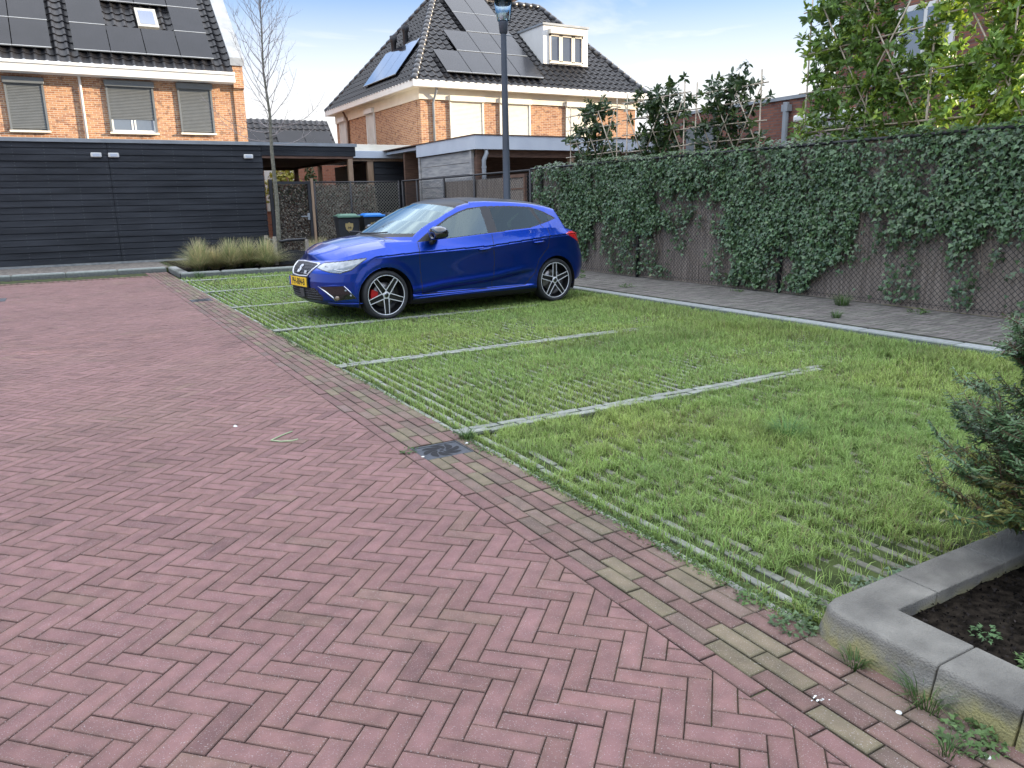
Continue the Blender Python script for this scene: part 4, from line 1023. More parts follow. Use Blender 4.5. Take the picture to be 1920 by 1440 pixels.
# ---------------------------------------------------------------- lawn in the bays
def lawn(zones, seed):
    rr = np.random.default_rng(seed); PP, HH, WW, LL, CC = [], [], [], [], []
    for (x0,x1,y0,y1,den,wid) in zones:
        n = int((x1-x0)*(y1-y0)*den); x = rr.uniform(x0,x1,n); y = rr.uniform(y0,y1,n)
        ux = (x-BX0-0.004)/0.0945; fr = ux-np.floor(ux)
        on_strip = (fr < 0.50)
        over = sstep(0.36,0.62,fbm(x*0.75,y*0.75,31))           # overgrown areas
        edge = sstep(2.05,3.3,x)
        over = np.clip(over*1.15*edge + 0.55*sstep(4.6,6.2,x), 0, 1)
        over = np.maximum(over, 0.80*(y < 3.9)*sstep(2.45,3.2,x)*sstep(0.2,0.45,fbm(x*1.5,y*1.5,35)))
        # bays 2: strips worn clear next to the divider and far along it
        worn = ((y > 4.2) & (y < 4.95) & (x < 3.6)) | ((y > 4.7) & (y < 5.3) & (x > 4.4) & (x < 6.4)) | ((y > 6.1) & (y < 6.6) & (x > 4.0) & (x < 5.6)) 
        over = np.where(worn, over*0.25, over)
        dd = np.min(np.abs(y[:,None]-np.array(DIV)[None,:]), axis=1); on_div = (dd < 0.070)
        pat = sstep(0.22,0.5,fbm(x*3.1,y*3.1,41))
        cover = np.maximum(over*(0.4+0.6*pat), np.where(worn, 0.06, 0.36+0.50*(y < 4.1))*np.where(y < 4.1, sstep(2.02,2.32,x), sstep(2.12,2.75,x))*(0.55+0.45*pat))
        p = np.where(on_strip, 0.03+0.97*cover, 0.85+0.15*pat)
        p = np.where(on_div, 0.03+0.9*sstep(4.85,5.25,x+0.3*(fbm(y*3,x*3,44)-0.5))+0.12*(fbm(x*6,y*6,43)>0.6), p)
        p *= np.where(x < 2.03, 0.35, 1.0)
        tuft = sstep(0.36,0.66,0.72*vnoise(x*21,y*21,45)+0.28*vnoise(x*7,y*7,46))
        p *= np.where(y < 4.3, 0.16+1.15*tuft, 0.45+0.85*tuft)
        far_dry = sstep(12.5,15,y); p *= 1-0.35*far_dry
        # bare earth close to the planter corner
        p *= 1-0.85*((y < 1.85) & (x > 2.1))*sstep(0.3,0.5,fbm(x*4,y*4,47))
        k = rr.random(n) < p
        x, y, ov, tf = x[k], y[k], over[k], tuft[k]; m_ = len(x)
        tall = sstep(5.9,6.5,x)*sstep(6.97,6.75,x)*0.9 + 1.2*np.exp(-((x-5.2)/1.2)**2-((y-6.15)/0.42)**2) + 0.5*np.exp(-((x-3.55)/0.35)**2-((y-3.05)/0.3)**2)
        h = rr.uniform(0.014,0.036,m_)*(0.80+0.35*ov+0.5*tf)*(1+tall)
        wheel = ((x > 3.0) & (x < 6.6) & (y > 9.05) & (y < 10.75)); h = np.where(wheel, h*0.7, h)
        nn_c = fbm(x*1.1,y*1.1,81); kk = rr.uniform(0.65,1.35,m_)
        c = np.stack([0.205+0.085*nn_c, 0.325+0.060*nn_c, 0.088+0.016*nn_c],1)*kk[:,None]
        yel = sstep(0.45,0.75,fbm(x*0.9+4,y*0.9,83)); c[:,0] *= 1+0.16*yel; c[:,1] *= 1+0.05*yel
        dry = rr.random(m_) < 0.07+0.10*sstep(0.55,0.75,fbm(x*2,y*2,85)); c[dry] = np.array([0.24,0.20,0.10])*kk[dry][:,None]
        c *= np.where(tall > 0.4, 0.85, 1.0)[:,None]
        PP.append(np.stack([x,y,np.full(m_,-0.022)],1)); HH.append(h+0.018); WW.append(wid*rr.uniform(0.7,1.3,m_)); LL.append(rr.uniform(0.25,1.12,m_)); CC.append(c)
    P = np.concatenate(PP); H = np.concatenate(HH); Wd = np.concatenate(WW); L = np.concatenate(LL); C = np.concatenate(CC)
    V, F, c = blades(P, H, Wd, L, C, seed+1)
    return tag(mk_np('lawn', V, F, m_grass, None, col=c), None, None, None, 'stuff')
lawn([(1.955,5.2,1.52,4.2,21000,0.0034),(5.2,6.96,1.7,4.2,10500,0.0045),(1.955,6.96,4.2,6.7,9800,0.0048),(1.955,6.96,6.7,9.1,6600,0.0060),(1.955,6.96,9.1,12.6,3900,0.0078),(1.955,6.96,12.6,17.2,2200,0.010)], 90)

# ---------------------------------------------------------------- ornamental grass clumps
def clump(label, x, y, h, r, n, seed, straw=0.5):
    rr = np.random.default_rng(seed); az = rr.uniform(0,2*np.pi,n); rad = r*0.30*np.sqrt(rr.random(n))
    P0 = np.stack([x+rad*np.cos(az), y+rad*np.sin(az), np.full(n,0.08)],1)
    az2 = az+rr.normal(0,0.5,n); out = r*(0.1+1.75*rr.random(n)**1.2); hh = h*rr.uniform(0.45,1.15,n)*(1-0.50*(out/r-0.3).clip(0,1.2))
    ts = [0,0.35,0.7,1.0]; V = np.zeros((n,8,3)); s = np.stack([-np.sin(az2),np.cos(az2)],1)
    for i,t in enumerate(ts):
        w = 0.0045*(1-0.8*t); ce = P0[:,:2]+np.stack([np.cos(az2),np.sin(az2)],1)*(out*t**1.8)[:,None]; z = P0[:,2]+hh*(1.25*t-0.35*t**2.6)
        V[:,2*i,:2] = ce-s*w; V[:,2*i+1,:2] = ce+s*w; V[:,2*i,2] = z; V[:,2*i+1,2] = z
    base = (np.arange(n)*8)[:,None]; F = np.concatenate([base+np.array([[2*i,2*i+1,2*i+3,2*i+2]]) for i in range(3)])
    k_ = rr.uniform(0.6,1.35,n); mixv = (rr.random(n) < straw)[:,None]
    col = np.where(mixv, np.array([[0.60,0.51,0.30]]), np.array([[0.25,0.31,0.135]]))*k_[:,None]
    C = np.repeat(col,8,0).reshape(n,8,3).copy(); C[:,6:] = C[:,6:]*0.6+np.array([0.16,0.13,0.07]); C[:,:2] *= 0.7
    o = mk_np('grass_clump', V.reshape(-1,3), F, m_grass, None, col=C.reshape(-1,3))
    return tag(o, label, 'ornamental grass', 'wispy grass clumps in the planting bed')
clump('leftmost wispy grass clump, at the corner of the far kerb', 2.55, 18.0, 0.70, 0.42, 1900, 1, 0.45)
clump('small straw coloured grass clump second from the far kerb corner', 2.88, 18.05, 0.52, 0.30, 1000, 2, 0.75)
clump('broad wispy grass clump in the middle of the row by the garage', 3.20, 18.05, 0.68, 0.42, 1800, 3, 0.5)
clump('greenish wispy grass clump fourth from the kerb corner', 3.60, 18.15, 0.66, 0.40, 1700, 4, 0.4)
clump('round wispy grass clump just left of the tree stakes', 3.95, 17.95, 0.68, 0.42, 1800, 5, 0.45)
clump('upright wispy grass clump in front of the gate post', 5.30, 18.9, 0.58, 0.26, 800, 6, 0.6)
clump('tall wispy grass clump in front of the wheelie bins', 5.62, 19.2, 0.60, 0.30, 900, 7, 0.6)

# ---------------------------------------------------------------- foreground planter kerb
def kerb_stone(label, pts, h, slope):
    """pts: outline counter-clockwise at the base; slope: inward shift of each corner at the top"""
    n = len(pts); g = G()
    levels = [(0.0,-0.02),(0.35,0.028),(0.72,h-0.040),(0.84,h-0.020),(1.0,h-0.006),(1.32,h)]
    vs = []
    for k, z in levels:
        for (p, s) in zip(pts, slope): vs.append((p[0]+s[0]*k, p[1]+s[1]*k, z))
    fs = []
    for i in range(len(levels)-1):
        for j in range(n):
            fs.append((i*n+j, i*n+(j+1)%n, (i+1)*n+(j+1)%n, (i+1)*n+j))
    fs.append(tuple(range((len(levels)-1)*n, len(levels)*n)))
    g.add(vs, fs)
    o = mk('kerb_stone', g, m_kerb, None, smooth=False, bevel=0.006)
    return tag(o, label, 'kerb stone', 'kerb stones round the planter')
m_kerb = M('kerb_grey', (0.110,0.103,0.088), (0.225,0.212,0.180), rough=0.92, scale=5, detail=14, bump=0.9, bscale=150)
# moss on the lower face, its strength and yellow also painting in reflected sunlight
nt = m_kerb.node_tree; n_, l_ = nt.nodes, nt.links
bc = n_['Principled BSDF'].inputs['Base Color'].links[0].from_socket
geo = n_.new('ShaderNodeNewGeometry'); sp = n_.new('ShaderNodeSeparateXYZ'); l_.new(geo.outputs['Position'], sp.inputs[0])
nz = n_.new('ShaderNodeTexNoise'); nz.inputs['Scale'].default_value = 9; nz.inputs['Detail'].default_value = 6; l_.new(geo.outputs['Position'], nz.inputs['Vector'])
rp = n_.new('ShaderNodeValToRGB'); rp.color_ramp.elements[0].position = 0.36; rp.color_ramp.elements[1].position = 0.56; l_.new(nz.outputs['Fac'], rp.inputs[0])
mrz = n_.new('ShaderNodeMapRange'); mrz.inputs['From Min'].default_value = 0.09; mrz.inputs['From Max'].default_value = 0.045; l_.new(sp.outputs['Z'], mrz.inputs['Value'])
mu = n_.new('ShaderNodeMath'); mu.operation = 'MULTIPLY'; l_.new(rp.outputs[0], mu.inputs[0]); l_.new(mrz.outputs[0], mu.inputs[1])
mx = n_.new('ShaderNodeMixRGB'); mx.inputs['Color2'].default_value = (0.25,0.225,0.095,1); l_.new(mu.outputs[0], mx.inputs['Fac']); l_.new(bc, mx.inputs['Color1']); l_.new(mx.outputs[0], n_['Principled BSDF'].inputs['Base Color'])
speckle(m_kerb, 0.72, 420, (0.36,0.36,0.34), 0.5)
KH = 0.105
def along(y0, y1): # stone on the road side, from y0 (near) to y1 (far)
    return [(1.950,y0),(2.165,y0),(2.165,y1),(1.950,y1)], [(0.030,0),(0,0),(0,0),(0.030,0)]
p, s = along(0.855, 1.078); kerb_stone('grey kerb stone second from the planter corner, moss and painted warm light low down', p, KH, s)
p, s = along(0.40, 0.850); kerb_stone('kerb stone at the right picture edge, moss and painted yellow light along its foot', p, KH, s)
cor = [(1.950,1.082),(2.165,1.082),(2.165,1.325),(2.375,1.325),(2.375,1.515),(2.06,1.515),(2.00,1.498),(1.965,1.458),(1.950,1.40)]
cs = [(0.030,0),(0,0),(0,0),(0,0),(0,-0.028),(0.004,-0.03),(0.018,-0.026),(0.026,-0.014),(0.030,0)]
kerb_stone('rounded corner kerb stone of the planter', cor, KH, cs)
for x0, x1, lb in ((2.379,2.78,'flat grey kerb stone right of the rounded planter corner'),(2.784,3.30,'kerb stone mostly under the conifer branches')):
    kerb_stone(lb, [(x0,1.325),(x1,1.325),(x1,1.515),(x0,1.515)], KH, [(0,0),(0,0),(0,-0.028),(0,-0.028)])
xs = 3.304
soil = G()
N_ = 40
vs = []; fs = []
for i in range(N_+1):
    for j in range(N_+1):
        x = 2.16+1.7*i/N_; y = -0.3+1.63*j/N_
        vs.append((x, y, 0.052+0.022*float(fbm(x*14,y*14,3))-0.005))
for i in range(N_):
    for j in range(N_): fs.append((i*(N_+1)+j,(i+1)*(N_+1)+j,(i+1)*(N_+1)+j+1,i*(N_+1)+j+1))
soil.add(vs, fs)
_r = np.random.default_rng(8); _n = 5200; _x = _r.uniform(2.17,3.6,_n); _y = _r.uniform(0.1,1.32,_n)
_V,_c,_nn,_k = leaves('l', np.stack([_x,_y,_r.uniform(0.055,0.082,_n)],1), _r.normal(0,0.8,(_n,3))+np.array([0,0,0.7]), _r.normal(0,1,(_n,3)), _r.uniform(0.004,0.014,_n), IVY, None, None, np.array([0.012,0.010,0.009])[None,:]*(_r.uniform(0.3,1.6,_n)**1.5)[:,None]*np.where(_r.random(_n) < 0.03, 5.0, 1.0)[:,None])
tag(mk_np('soil_crumbs', _V, leaf_faces(_nn,_k,IVYF), M('crumb', (0.9,0.9,0.9),(1.1,1.1,1.1), rough=1, attr=True, spec=0.05), None, col=_c), None, None, None, 'stuff')
pbed = mk('planter_soil', soil, m_soil, smooth=True); pbed['kind'] = 'structure'

# ---------------------------------------------------------------- yew conifer at the right edge
m_needle = M('yew_needle', (0.9,0.9,0.9),(1.1,1.1,1.1), rough=0.45, scale=20, attr=True, transl=0.15, spec=0.4)
def yew(x, y):
    t = thing('yew_shrub', 'dark feathery yew shrub at the right edge, growing from the kerbed planter', 'shrub', (x, y, 0.06))
    rr = random.Random(3); tw = []; g = G()
    g.tube([(x,y,0.03),(x+0.02,y,0.5),(x+0.05,y+0.02,1.05)], [0.03,0.022,0.008], 7)
    def spray(p, d, L, lvl):
        n = 7; pts = [Vector(p)]; d = Vector(d).normalized()
        for i in range(n):
            d = (d+Vector((rr.gauss(0,0.05),rr.gauss(0,0.05),0.03-0.05*(lvl == 0)*(i > 4)))).normalized(); pts.append(pts[-1]+d*L/n)
        g.tube(pts, [0.0045*(0.5 if lvl else 1)*(1-0.7*i/n) for i in range(n+1)], 5, cap=False)
        tw.append((pts, lvl))
        if lvl < 2:
            for i in range(11 if lvl == 0 else 5):
                q = rr.uniform(0.25,0.95); j = min(n-1,int(q*n)); dd = (pts[j+1]-pts[j]).normalized()
                side = dd.cross(Vector((0,0,1))).normalized()*rr.choice((-1,1)) + Vector((0,0,rr.gauss(0.05,0.45)))
                spray(pts[j], dd*0.9+side*0.7, L*rr.uniform(0.28,0.5), lvl+1)
    for i in range(130):
        z = 0.07+0.99*(i/130.0)**0.9; a = i*2.4+rr.uniform(-0.3,0.3)
        L = (0.56-0.30*(z/1.05))*rr.uniform(0.7,1.15)
        spray((x+0.03*z,y,z*0.92), (math.cos(a),math.sin(a),0.30+0.3*z), L, 0)
    mk('branches', g, M('yew_twig', (0.10,0.055,0.035),(0.16,0.09,0.055), scale=30), t)
    P,N,U,Sz,Cc = [],[],[],[],[]
    r2 = np.random.default_rng(4)
    for pts, lvl in tw:
        for a, b in zip(pts[1:], pts[2:]):
            d = (b-a); L = d.length; d.normalize(); sd = d.cross(Vector((0,0,1)));
            if sd.length < 0.1: sd = Vector((1,0,0))
            sd.normalize(); m_ = max(2, int(L/0.0042))
            tone = r2.uniform(0.6,1.3); yellow = 1.0 if (a.z < 0.42 and r2.random() < 0.5) else 0.0
            for q in range(m_):
                s_ = 1 if q % 2 else -1
                P.append(tuple(a+d*(L*q/m_))); U.append(tuple(sd*s_+d*0.55+Vector((0,0,r2.normal(0.1,0.3))))); N.append((r2.normal(0,0.3),r2.normal(0,0.3),1)); Sz.append(r2.uniform(0.020,0.034)); kq = tone*r2.uniform(0.8,1.2)
                Cc.append((0.19*kq,0.19*kq,0.05*kq) if yellow else (0.085*kq,0.155*kq,0.06*kq))
    P,N,U = np.array(P),np.array(N,float),np.array(U); 
    V, c, nn, k = leaves('l', P, N, U, np.array(Sz), [(0,-0.11),(0.75,-0.10),(1.0,0),(0.75,0.10),(0,0.11)], None, None, np.array(Cc), fold=0)
    mk_np('needles', V, leaf_faces(nn, k, [(0,1,2,3,4)]), m_needle, t, col=c)
yew(3.14, 1.19)

# ---------------------------------------------------------------- weeds, litter, drains
def weed(label, x, y, z, r, n, seed, kind='leaf', tone=(0.07,0.13,0.035)):
    rr = np.random.default_rng(seed)
    if kind == 'leaf':
        az = rr.uniform(0,2*np.pi,n); rad = r*np.sqrt(rr.random(n)); P = np.stack([x+rad*np.cos(az), y+rad*np.sin(az), z+0.006+ (r*0.55)*rr.random(n)*(1-rad/r*0.6)],1)
        U = np.stack([np.cos(az),np.sin(az),rr.uniform(0,0.9,n)],1)+rr.normal(0,0.35,(n,3)); N = np.stack([rr.normal(0,0.4,n),rr.normal(0,0.4,n),np.ones(n)],1)
        col = np.array(tone)[None,:]*rr.uniform(0.6,1.5,n)[:,None]
        V,c,nn,k = leaves('l', P, N, U, rr.uniform(0.010,0.022,n)*(0.6+r*7), IVY, None, None, col, aspect=0.75)
        o = mk_np('weed', V, leaf_faces(nn,k,IVYF), m_grass, None, col=c)
    else:
        az = rr.uniform(0,2*np.pi,n); rad = r*0.5*np.sqrt(rr.random(n)); P = np.stack([x+rad*np.cos(az), y+rad*np.sin(az), np.full(n,z)],1)
        V,F,c = blades(P, rr.uniform(0.4,1.1,n)*r*1.1, np.full(n,0.0035), rr.uniform(0.4,1.15,n), np.array(tone)[None,:]*rr.uniform(0.6,1.5,n)[:,None], seed)
        o = mk_np('grass_tuft', V, F, m_grass, None, col=c)
    return tag(o, label, 'weed', 'weeds in the paving')
weed('leafy weed at the foot of the rounded planter corner', 1.95, 1.55, -0.005, 0.075, 130, 1, tone=(0.085,0.135,0.06))
weed('large feathery weed by the kerb stones at bottom right', 1.905, 0.925, -0.005, 0.08, 150, 2, tone=(0.09,0.15,0.05))
weed('bright green weed between lawn and planter corner stone', 2.13, 1.60, -0.02, 0.085, 150, 3, tone=(0.10,0.16,0.05))
weed('pale weed growing along the back of the planter kerb', 2.42, 1.58, -0.02, 0.08, 120, 4, tone=(0.13,0.19,0.11))
weed('pale weed beside the flat kerb stone under the conifer', 2.62, 1.58, -0.02, 0.07, 100, 5, tone=(0.12,0.18,0.11))
weed('low leafy weed in the border at the lawn corner', 1.965, 1.75, -0.005, 0.05, 70, 6)
weed('small seedling weed in the dark planter soil', 2.32, 1.13, 0.06, 0.045, 45, 7, tone=(0.11,0.19,0.08))
weed('bigger seedling weed in the planter soil nearest the picture edge', 2.28, 0.96, 0.06, 0.055, 70, 8, tone=(0.12,0.20,0.07))
weed('grass tuft against the rounded corner kerb stone', 1.93, 1.30, -0.005, 0.06, 70, 9, 'tuft')
weed('straggly grass at the joint between two kerb stones', 1.935, 1.07, -0.005, 0.10, 90, 10, 'tuft')
weed('thin grass tuft in the border paving at bottom right', 1.80, 0.93, -0.004, 0.06, 40, 11, 'tuft')
weed('grass tuft on the pavement beside the kerb, right part', 7.42, 5.62, PZ, 0.10, 120, 12, 'tuft')
weed('wide grass tuft on the pavement at the foot of the ivy fence', 8.35, 6.25, PZ, 0.17, 220, 13, 'tuft')
weed('leafy weed on the pavement behind the car bumper', 7.9, 11.4, PZ, 0.16, 160, 14)
weed('leafy weed at the fence foot just right of the car', 8.45, 12.2, PZ, 0.16, 150, 15)
weed('low weed in the pavement below the hanging ivy', 8.45, 8.1, PZ, 0.10, 80, 16)
weed('flat weed on the pavement in front of the fence, left part', 7.6, 9.6, PZ, 0.13, 90, 17)
weed('leafy weed at the foot of the fence at far right', 8.45, 5.3, PZ, 0.12, 100, 18)
weed('grass tuft at the lawn edge beside the drain', 1.99, 4.05, -0.01, 0.08, 120, 19, 'tuft')
weed('tall grass tuft at the far kerb corner by the clumps', 2.38, 17.0, 0.0, 0.20, 120, 20, 'tuft')
weed('dark green coarse grass tuft in the nearest bay', 3.62, 3.02, -0.02, 0.15, 200, 24, 'tuft', tone=(0.10,0.20,0.06))
weed('small leafy weed left of the drain', 1.585, 3.99, -0.002, 0.05, 50, 22)
# moss and seedlings along the lawn edge, too many to count
def edge_moss():
    rr = np.random.default_rng(77); n = 5200
    y = rr.uniform(1.5, 9.5, n); x = 1.985 + rr.normal(0,0.022,n) - 0.03*sstep(0.5,0.8,fbm(y*2,y*0,9)); k = rr.random(n) < sstep(0.25,0.6,fbm(y*2.6,y*0+3,12)); x, y = x[k], y[k]; n = len(x)
    P = np.stack([x,y,rr.uniform(-0.004,0.016,n)],1); U = rr.normal(0,1,(n,3))+np.array([0,0,0.3]); N = rr.normal(0,0.5,(n,3))+np.array([0,0,1])
    V,c,nn,k = leaves('l', P, N, U, rr.uniform(0.008,0.017,n), IVY, None, None, np.array([0.075,0.125,0.035])[None,:]*rr.uniform(0.6,1.5,n)[:,None], aspect=0.8)
    tag(mk_np('edge_weeds', V, leaf_faces(nn,k,IVYF), m_grass, None, col=c), None, None, None, 'stuff')
    # moss tufts in road joints
    n = 3500; a = rr.uniform(-300,300,n)
    U1 = rr.uniform(-8,8,n); V1 = np.round(rr.uniform(-3,12,n)/BW)*BW
    xx = ca*(U1+V1)+0.35; yy = ca*(V1-U1)+0.11; k = (xx < 1.5) & (xx > -1.8) & (yy > 0.6) & (yy < 8) & (rr.random(n) < sstep(0.45,0.7,fbm(xx*1.2,yy*1.2,19)))
    xx, yy = xx[k], yy[k]; n = len(xx)
    P = np.stack([xx,yy,np.full(n,-0.003)],1); N = rr.normal(0,0.4,(n,3))+np.array([0,0,1]); U = rr.normal(0,1,(n,3))
    V,c,nn,k = leaves('l', P, N, U, rr.uniform(0.004,0.009,n), IVY, None, None, np.array([0.12,0.15,0.03])[None,:]*rr.uniform(0.6,1.5,n)[:,None])
    tag(mk_np('joint_moss', V, leaf_faces(nn,k,IVYF), m_grass, None, col=c), None, None, None, 'stuff')
edge_moss()

# fan-slotted gully grate
def gully(label, x0, x1, y0, y1, z):
    t = thing('drain_grate', label, 'drain', ((x0+x1)/2, (y0+y1)/2, z))
    g = G(); g.box((x0,y0,z-0.05),(x0+0.018,y1,z)); g.box((x1-0.018,y0,z-0.05),(x1,y1,z)); g.box((x0+0.018,y0,z-0.05),(x1-0.018,y0+0.018,z)); g.box((x0+0.018,y1-0.018,z-0.05),(x1-0.018,y1,z))
    mk('rim', g, m_iron2, t, bevel=0.003)
    g = G(); g.box((x0+0.02,y0+0.02,z-0.03),(x1-0.02,y1-0.02,z-0.003)); mk('cover', g, m_iron2, t, bevel=0.003)
    cx, cy = (x0+x1)/2, (y0+y1)/2; g = G(); sx, sy = (x1-x0)/0.32, (y1-y0)/0.26
    for k in range(8):
        a0 = k*math.pi/4; pl_, pr_ = [], []
        for q in range(9):
            t_ = q/8; r = 0.028+0.088*t_; a = a0+1.0*t_; wd = 0.006+0.014*math.sin(math.pi*min(1,t_*1.02))**0.8*(0.5+t_)
            c_, s_ = math.cos(a), math.sin(a); tx_, ty_ = -math.sin(a+0.6), math.cos(a+0.6)
            pl_.append((cx+sx*(r*c_+tx_*wd), cy+sy*(r*s_+ty_*wd), z-0.0015)); pr_.append((cx+sx*(r*c_-tx_*wd), cy+sy*(r*s_-ty_*wd), z-0.0015))
        for q in range(8): g.add([pl_[q],pl_[q+1],pr_[q+1],pr_[q]], [(0,1,2,3)])
    n = 10; g.add([(cx+0.013*sx*math.cos(2*math.pi*i/n), cy+0.013*sy*math.sin(2*math.pi*i/n), z-0.0015) for i in range(n)], [tuple(range(n))])
    mk('slots', g, m_dark, t)
m_iron2 = M('cast_iron', (0.030,0.034,0.041), (0.048,0.052,0.060), rough=0.6, scale=30, bump=0.3, bscale=200)
gully('iron drain grate with swirling slots at the end of the nearest divider', 1.605, 1.925, 3.805, 4.055, -0.004)
gully('dark drain grate far away in the border, left of the car', 1.62, 1.92, 12.62, 12.90, 0.006)
tag(mk('manhole_cover', G().box((-1.35,14.75,-0.02),(-0.90,15.25,0.006)), m_iron2, bevel=0.004), 'dark square manhole cover in the road at the left edge', 'manhole')
g = G(); g.tube([(0.955,4.66,0.004),(1.04,4.73,0.005),(1.115,4.775,0.006)], 0.0045, 5); g.tube([(0.955,4.66,0.004),(1.0,4.60,0.004),(1.06,4.575,0.005),(1.10,4.585,0.005)], 0.0045, 5)
tag(mk('green_strap', g, M('strap_green', (0.30,0.36,0.20), rough=0.6)), 'bent pale green strip lying on the red paving', 'litter')
m_lit = M('litter_white', (0.62,0.62,0.58), rough=0.8)
def litter(label, x, y, z, s):
    g = G(); n = 7; g.add([(x+s*(0.6+0.5*random.random())*math.cos(6.283*i/n), y+s*(0.6+0.5*random.random())*math.sin(6.283*i/n), z+0.002) for i in range(n)]+[(x,y,z+s*0.6)], [(i,(i+1)%n,n) for i in range(n)])
    tag(mk('litter', g, m_lit), label, 'litter', 'white litter bits')
litter('white scrap just right of the drain grate', 1.94, 3.95, 0.0, 0.014)
litter('white scrap at the left corner of the drain grate', 1.615, 3.86, 0.0, 0.012)
litter('pale scrap on the red paving left of the green strip', 0.83, 5.12, 0.0, 0.02)
def survey(label, x, y):
    g = G(); g.lathe([(0.0,0.0035),(0.003,0.0035),(0.0032,0.003),(0.0075,0.003),(0.0085,0.0)], 14, (x,y,0.0)); tag(mk('survey_marker', g, m_lit, smooth=True), label, 'marker', 'round white markers in the border')
survey('round white marker in the border left of the kerb joint', 1.838, 1.092); survey('round white marker in the border at the bottom right corner', 1.868, 0.868)
def dab(label, x, y):
    g = G()
    for i in range(7): 
        a, b = x+random.gauss(0,0.010), y+random.gauss(0,0.012); s_ = random.uniform(0.003,0.007); g.add([(a-s_,b-s_*0.5,0.0022),(a+s_,b-s_*0.3,0.0022),(a+s_*0.7,b+s_*0.6,0.0022),(a-s_*0.6,b+s_*0.4,0.0022)],[(0,1,2,3)])
    tag(mk('dropping', g, m_lit), label, 'dropping')
dab('white bird dropping on a border paver near the bottom right', 1.70, 1.24)

# ---------------------------------------------------------------- the car (local frame: x back from the nose, -y towards the camera, z up)
a_w = np.array([3.363,9.022]); b_w = np.array([5.977,9.209]); u_w = (b_w-a_w)/np.linalg.norm(b_w-a_w); n_w = np.array([-u_w[1],u_w[0]]); SC = 1.022
AXF, AXR, WR = 0.865, 3.43, 0.300
c_loc = a_w - u_w*(AXF*SC-0.045) + n_w*0.862*SC
car = thing('parked_car', 'blue five-door hatchback with black roof parked nose to the road on grass pavers', 'car', (c_loc[0], c_loc[1], -0.006), math.atan2(u_w[1],u_w[0]), local=True)
car.scale = (SC, SC, SC)
def paint(name, c):
    m = bpy.data.materials.new(name); m.use_nodes = True; p = m.node_tree.nodes['Principled BSDF']
    p.inputs['Base Color'].default_value = (*c,1); p.inputs['Metallic'].default_value = 0.85; p.inputs['Roughness'].default_value = 0.30; p.inputs['Coat IOR'].default_value = 1.4
    p.inputs['Coat Weight'].default_value = 1.0; p.inputs['Coat Roughness'].default_value = 0.02; return m
m_blue = paint('paint_blue', (0.001,0.035,0.30))
m_gloss = M('gloss_black', (0.008,0.008,0.009), rough=0.12, coat=1.0)
m_trim = M('trim_black', (0.012,0.012,0.013), rough=0.5)
m_chrome = M('chrome', (0.62,0.63,0.65), rough=0.12, metal=1.0)
m_alu = M('machined_alloy', (0.74,0.75,0.77), rough=0.3, metal=0.35)
m_rubber = M('tyre_rubber', (0.014,0.015,0.017), (0.022,0.023,0.025), rough=0.75, scale=12)
m_cargl = glass_mat('car_glass', (0.28,0.34,0.34), 0.0, 1.45, 0.05)
m_shield = glass_mat('windscreen_glass', (0.26,0.33,0.34), 0.0, 1.5, 0.13)
m_tint = glass_mat('tinted_glass', (0.10,0.11,0.11), 0.0, 1.45, 0.0)
m_lens = M('headlamp_lens', (0.16,0.185,0.20), (0.34,0.37,0.38), rough=0.10, coat=1.0, scale=11)
m_red = M('tail_red', (0.55,0.01,0.012), rough=0.12, coat=1.0)

PX = np.array([0.0,0.012,0.034,0.070,0.120,0.190,0.275,0.39,0.56,0.865,1.3,2.0,2.8,3.2,3.5,3.72,3.88,3.99,4.045,4.065,4.07])
PY = np.array([0.0,0.18,0.32,0.45,0.56,0.655,0.728,0.785,0.832,0.868,0.872,0.885,0.885,0.880,0.868,0.846,0.805,0.715,0.52,0.26,0.0])
def dense_outline(ds=0.008):
    # smooth the control polyline with Catmull-Rom in arc length
    t = np.concatenate([[0],np.cumsum(np.hypot(np.diff(PX),np.diff(PY)))])
    tt = np.linspace(0,t[-1],int(t[-1]/ds)+1)
    def cr(tq, T, Y):
        m = np.gradient(Y, T); i = np.clip(np.searchsorted(T,tq)-1,0,len(T)-2); h = T[i+1]-T[i]; s = (tq-T[i])/h
        return (2*s**3-3*s**2+1)*Y[i]+(s**3-2*s**2+s)*h*m[i]+(-2*s**3+3*s**2)*Y[i+1]+(s**3-s**2)*h*m[i+1]
    return tt, cr(tt,t,PX), np.maximum(cr(tt,t,PY),0)
TT, OX, OY = dense_outline()
nt_ = len(TT)
ztop = np.interp(OX, [0,0.05,0.12,0.3,0.6,0.9,1.25,1.5,2.4,3.0,3.35,3.6,3.85,4.03], [0.715,0.722,0.735,0.775,0.825,0.870,0.900,0.915,0.975,1.010,1.02,1.00,0.965,0.945])
zbot = np.interp(OX, [0,0.3,0.55,1.2,3.1,3.7,4.03], [0.205,0.185,0.165,0.165,0.165,0.19,0.26])
zsh = np.interp(OX, [0.0,0.6,0.75,1.31,2.35,3.29,3.63,4.03], [0.60,0.70,0.77,0.795,0.825,0.905,0.925,0.93])
zcr = np.interp(OX, [0.6,1.35,1.64,2.36,3.0,3.3,3.6], [0.30,0.325,0.36,0.405,0.49,0.52,0.52])
side = sstep(0.9,1.35,OX)*sstep(3.12,2.75,OX)           # where the door creases live
sside = sstep(0.62,1.0,OX)*sstep(4.0,3.7,OX)
NZ = 110
vv = np.linspace(0,1,NZ)
ZZ = zbot[:,None] + (ztop-zbot)[:,None]*vv[None,:]
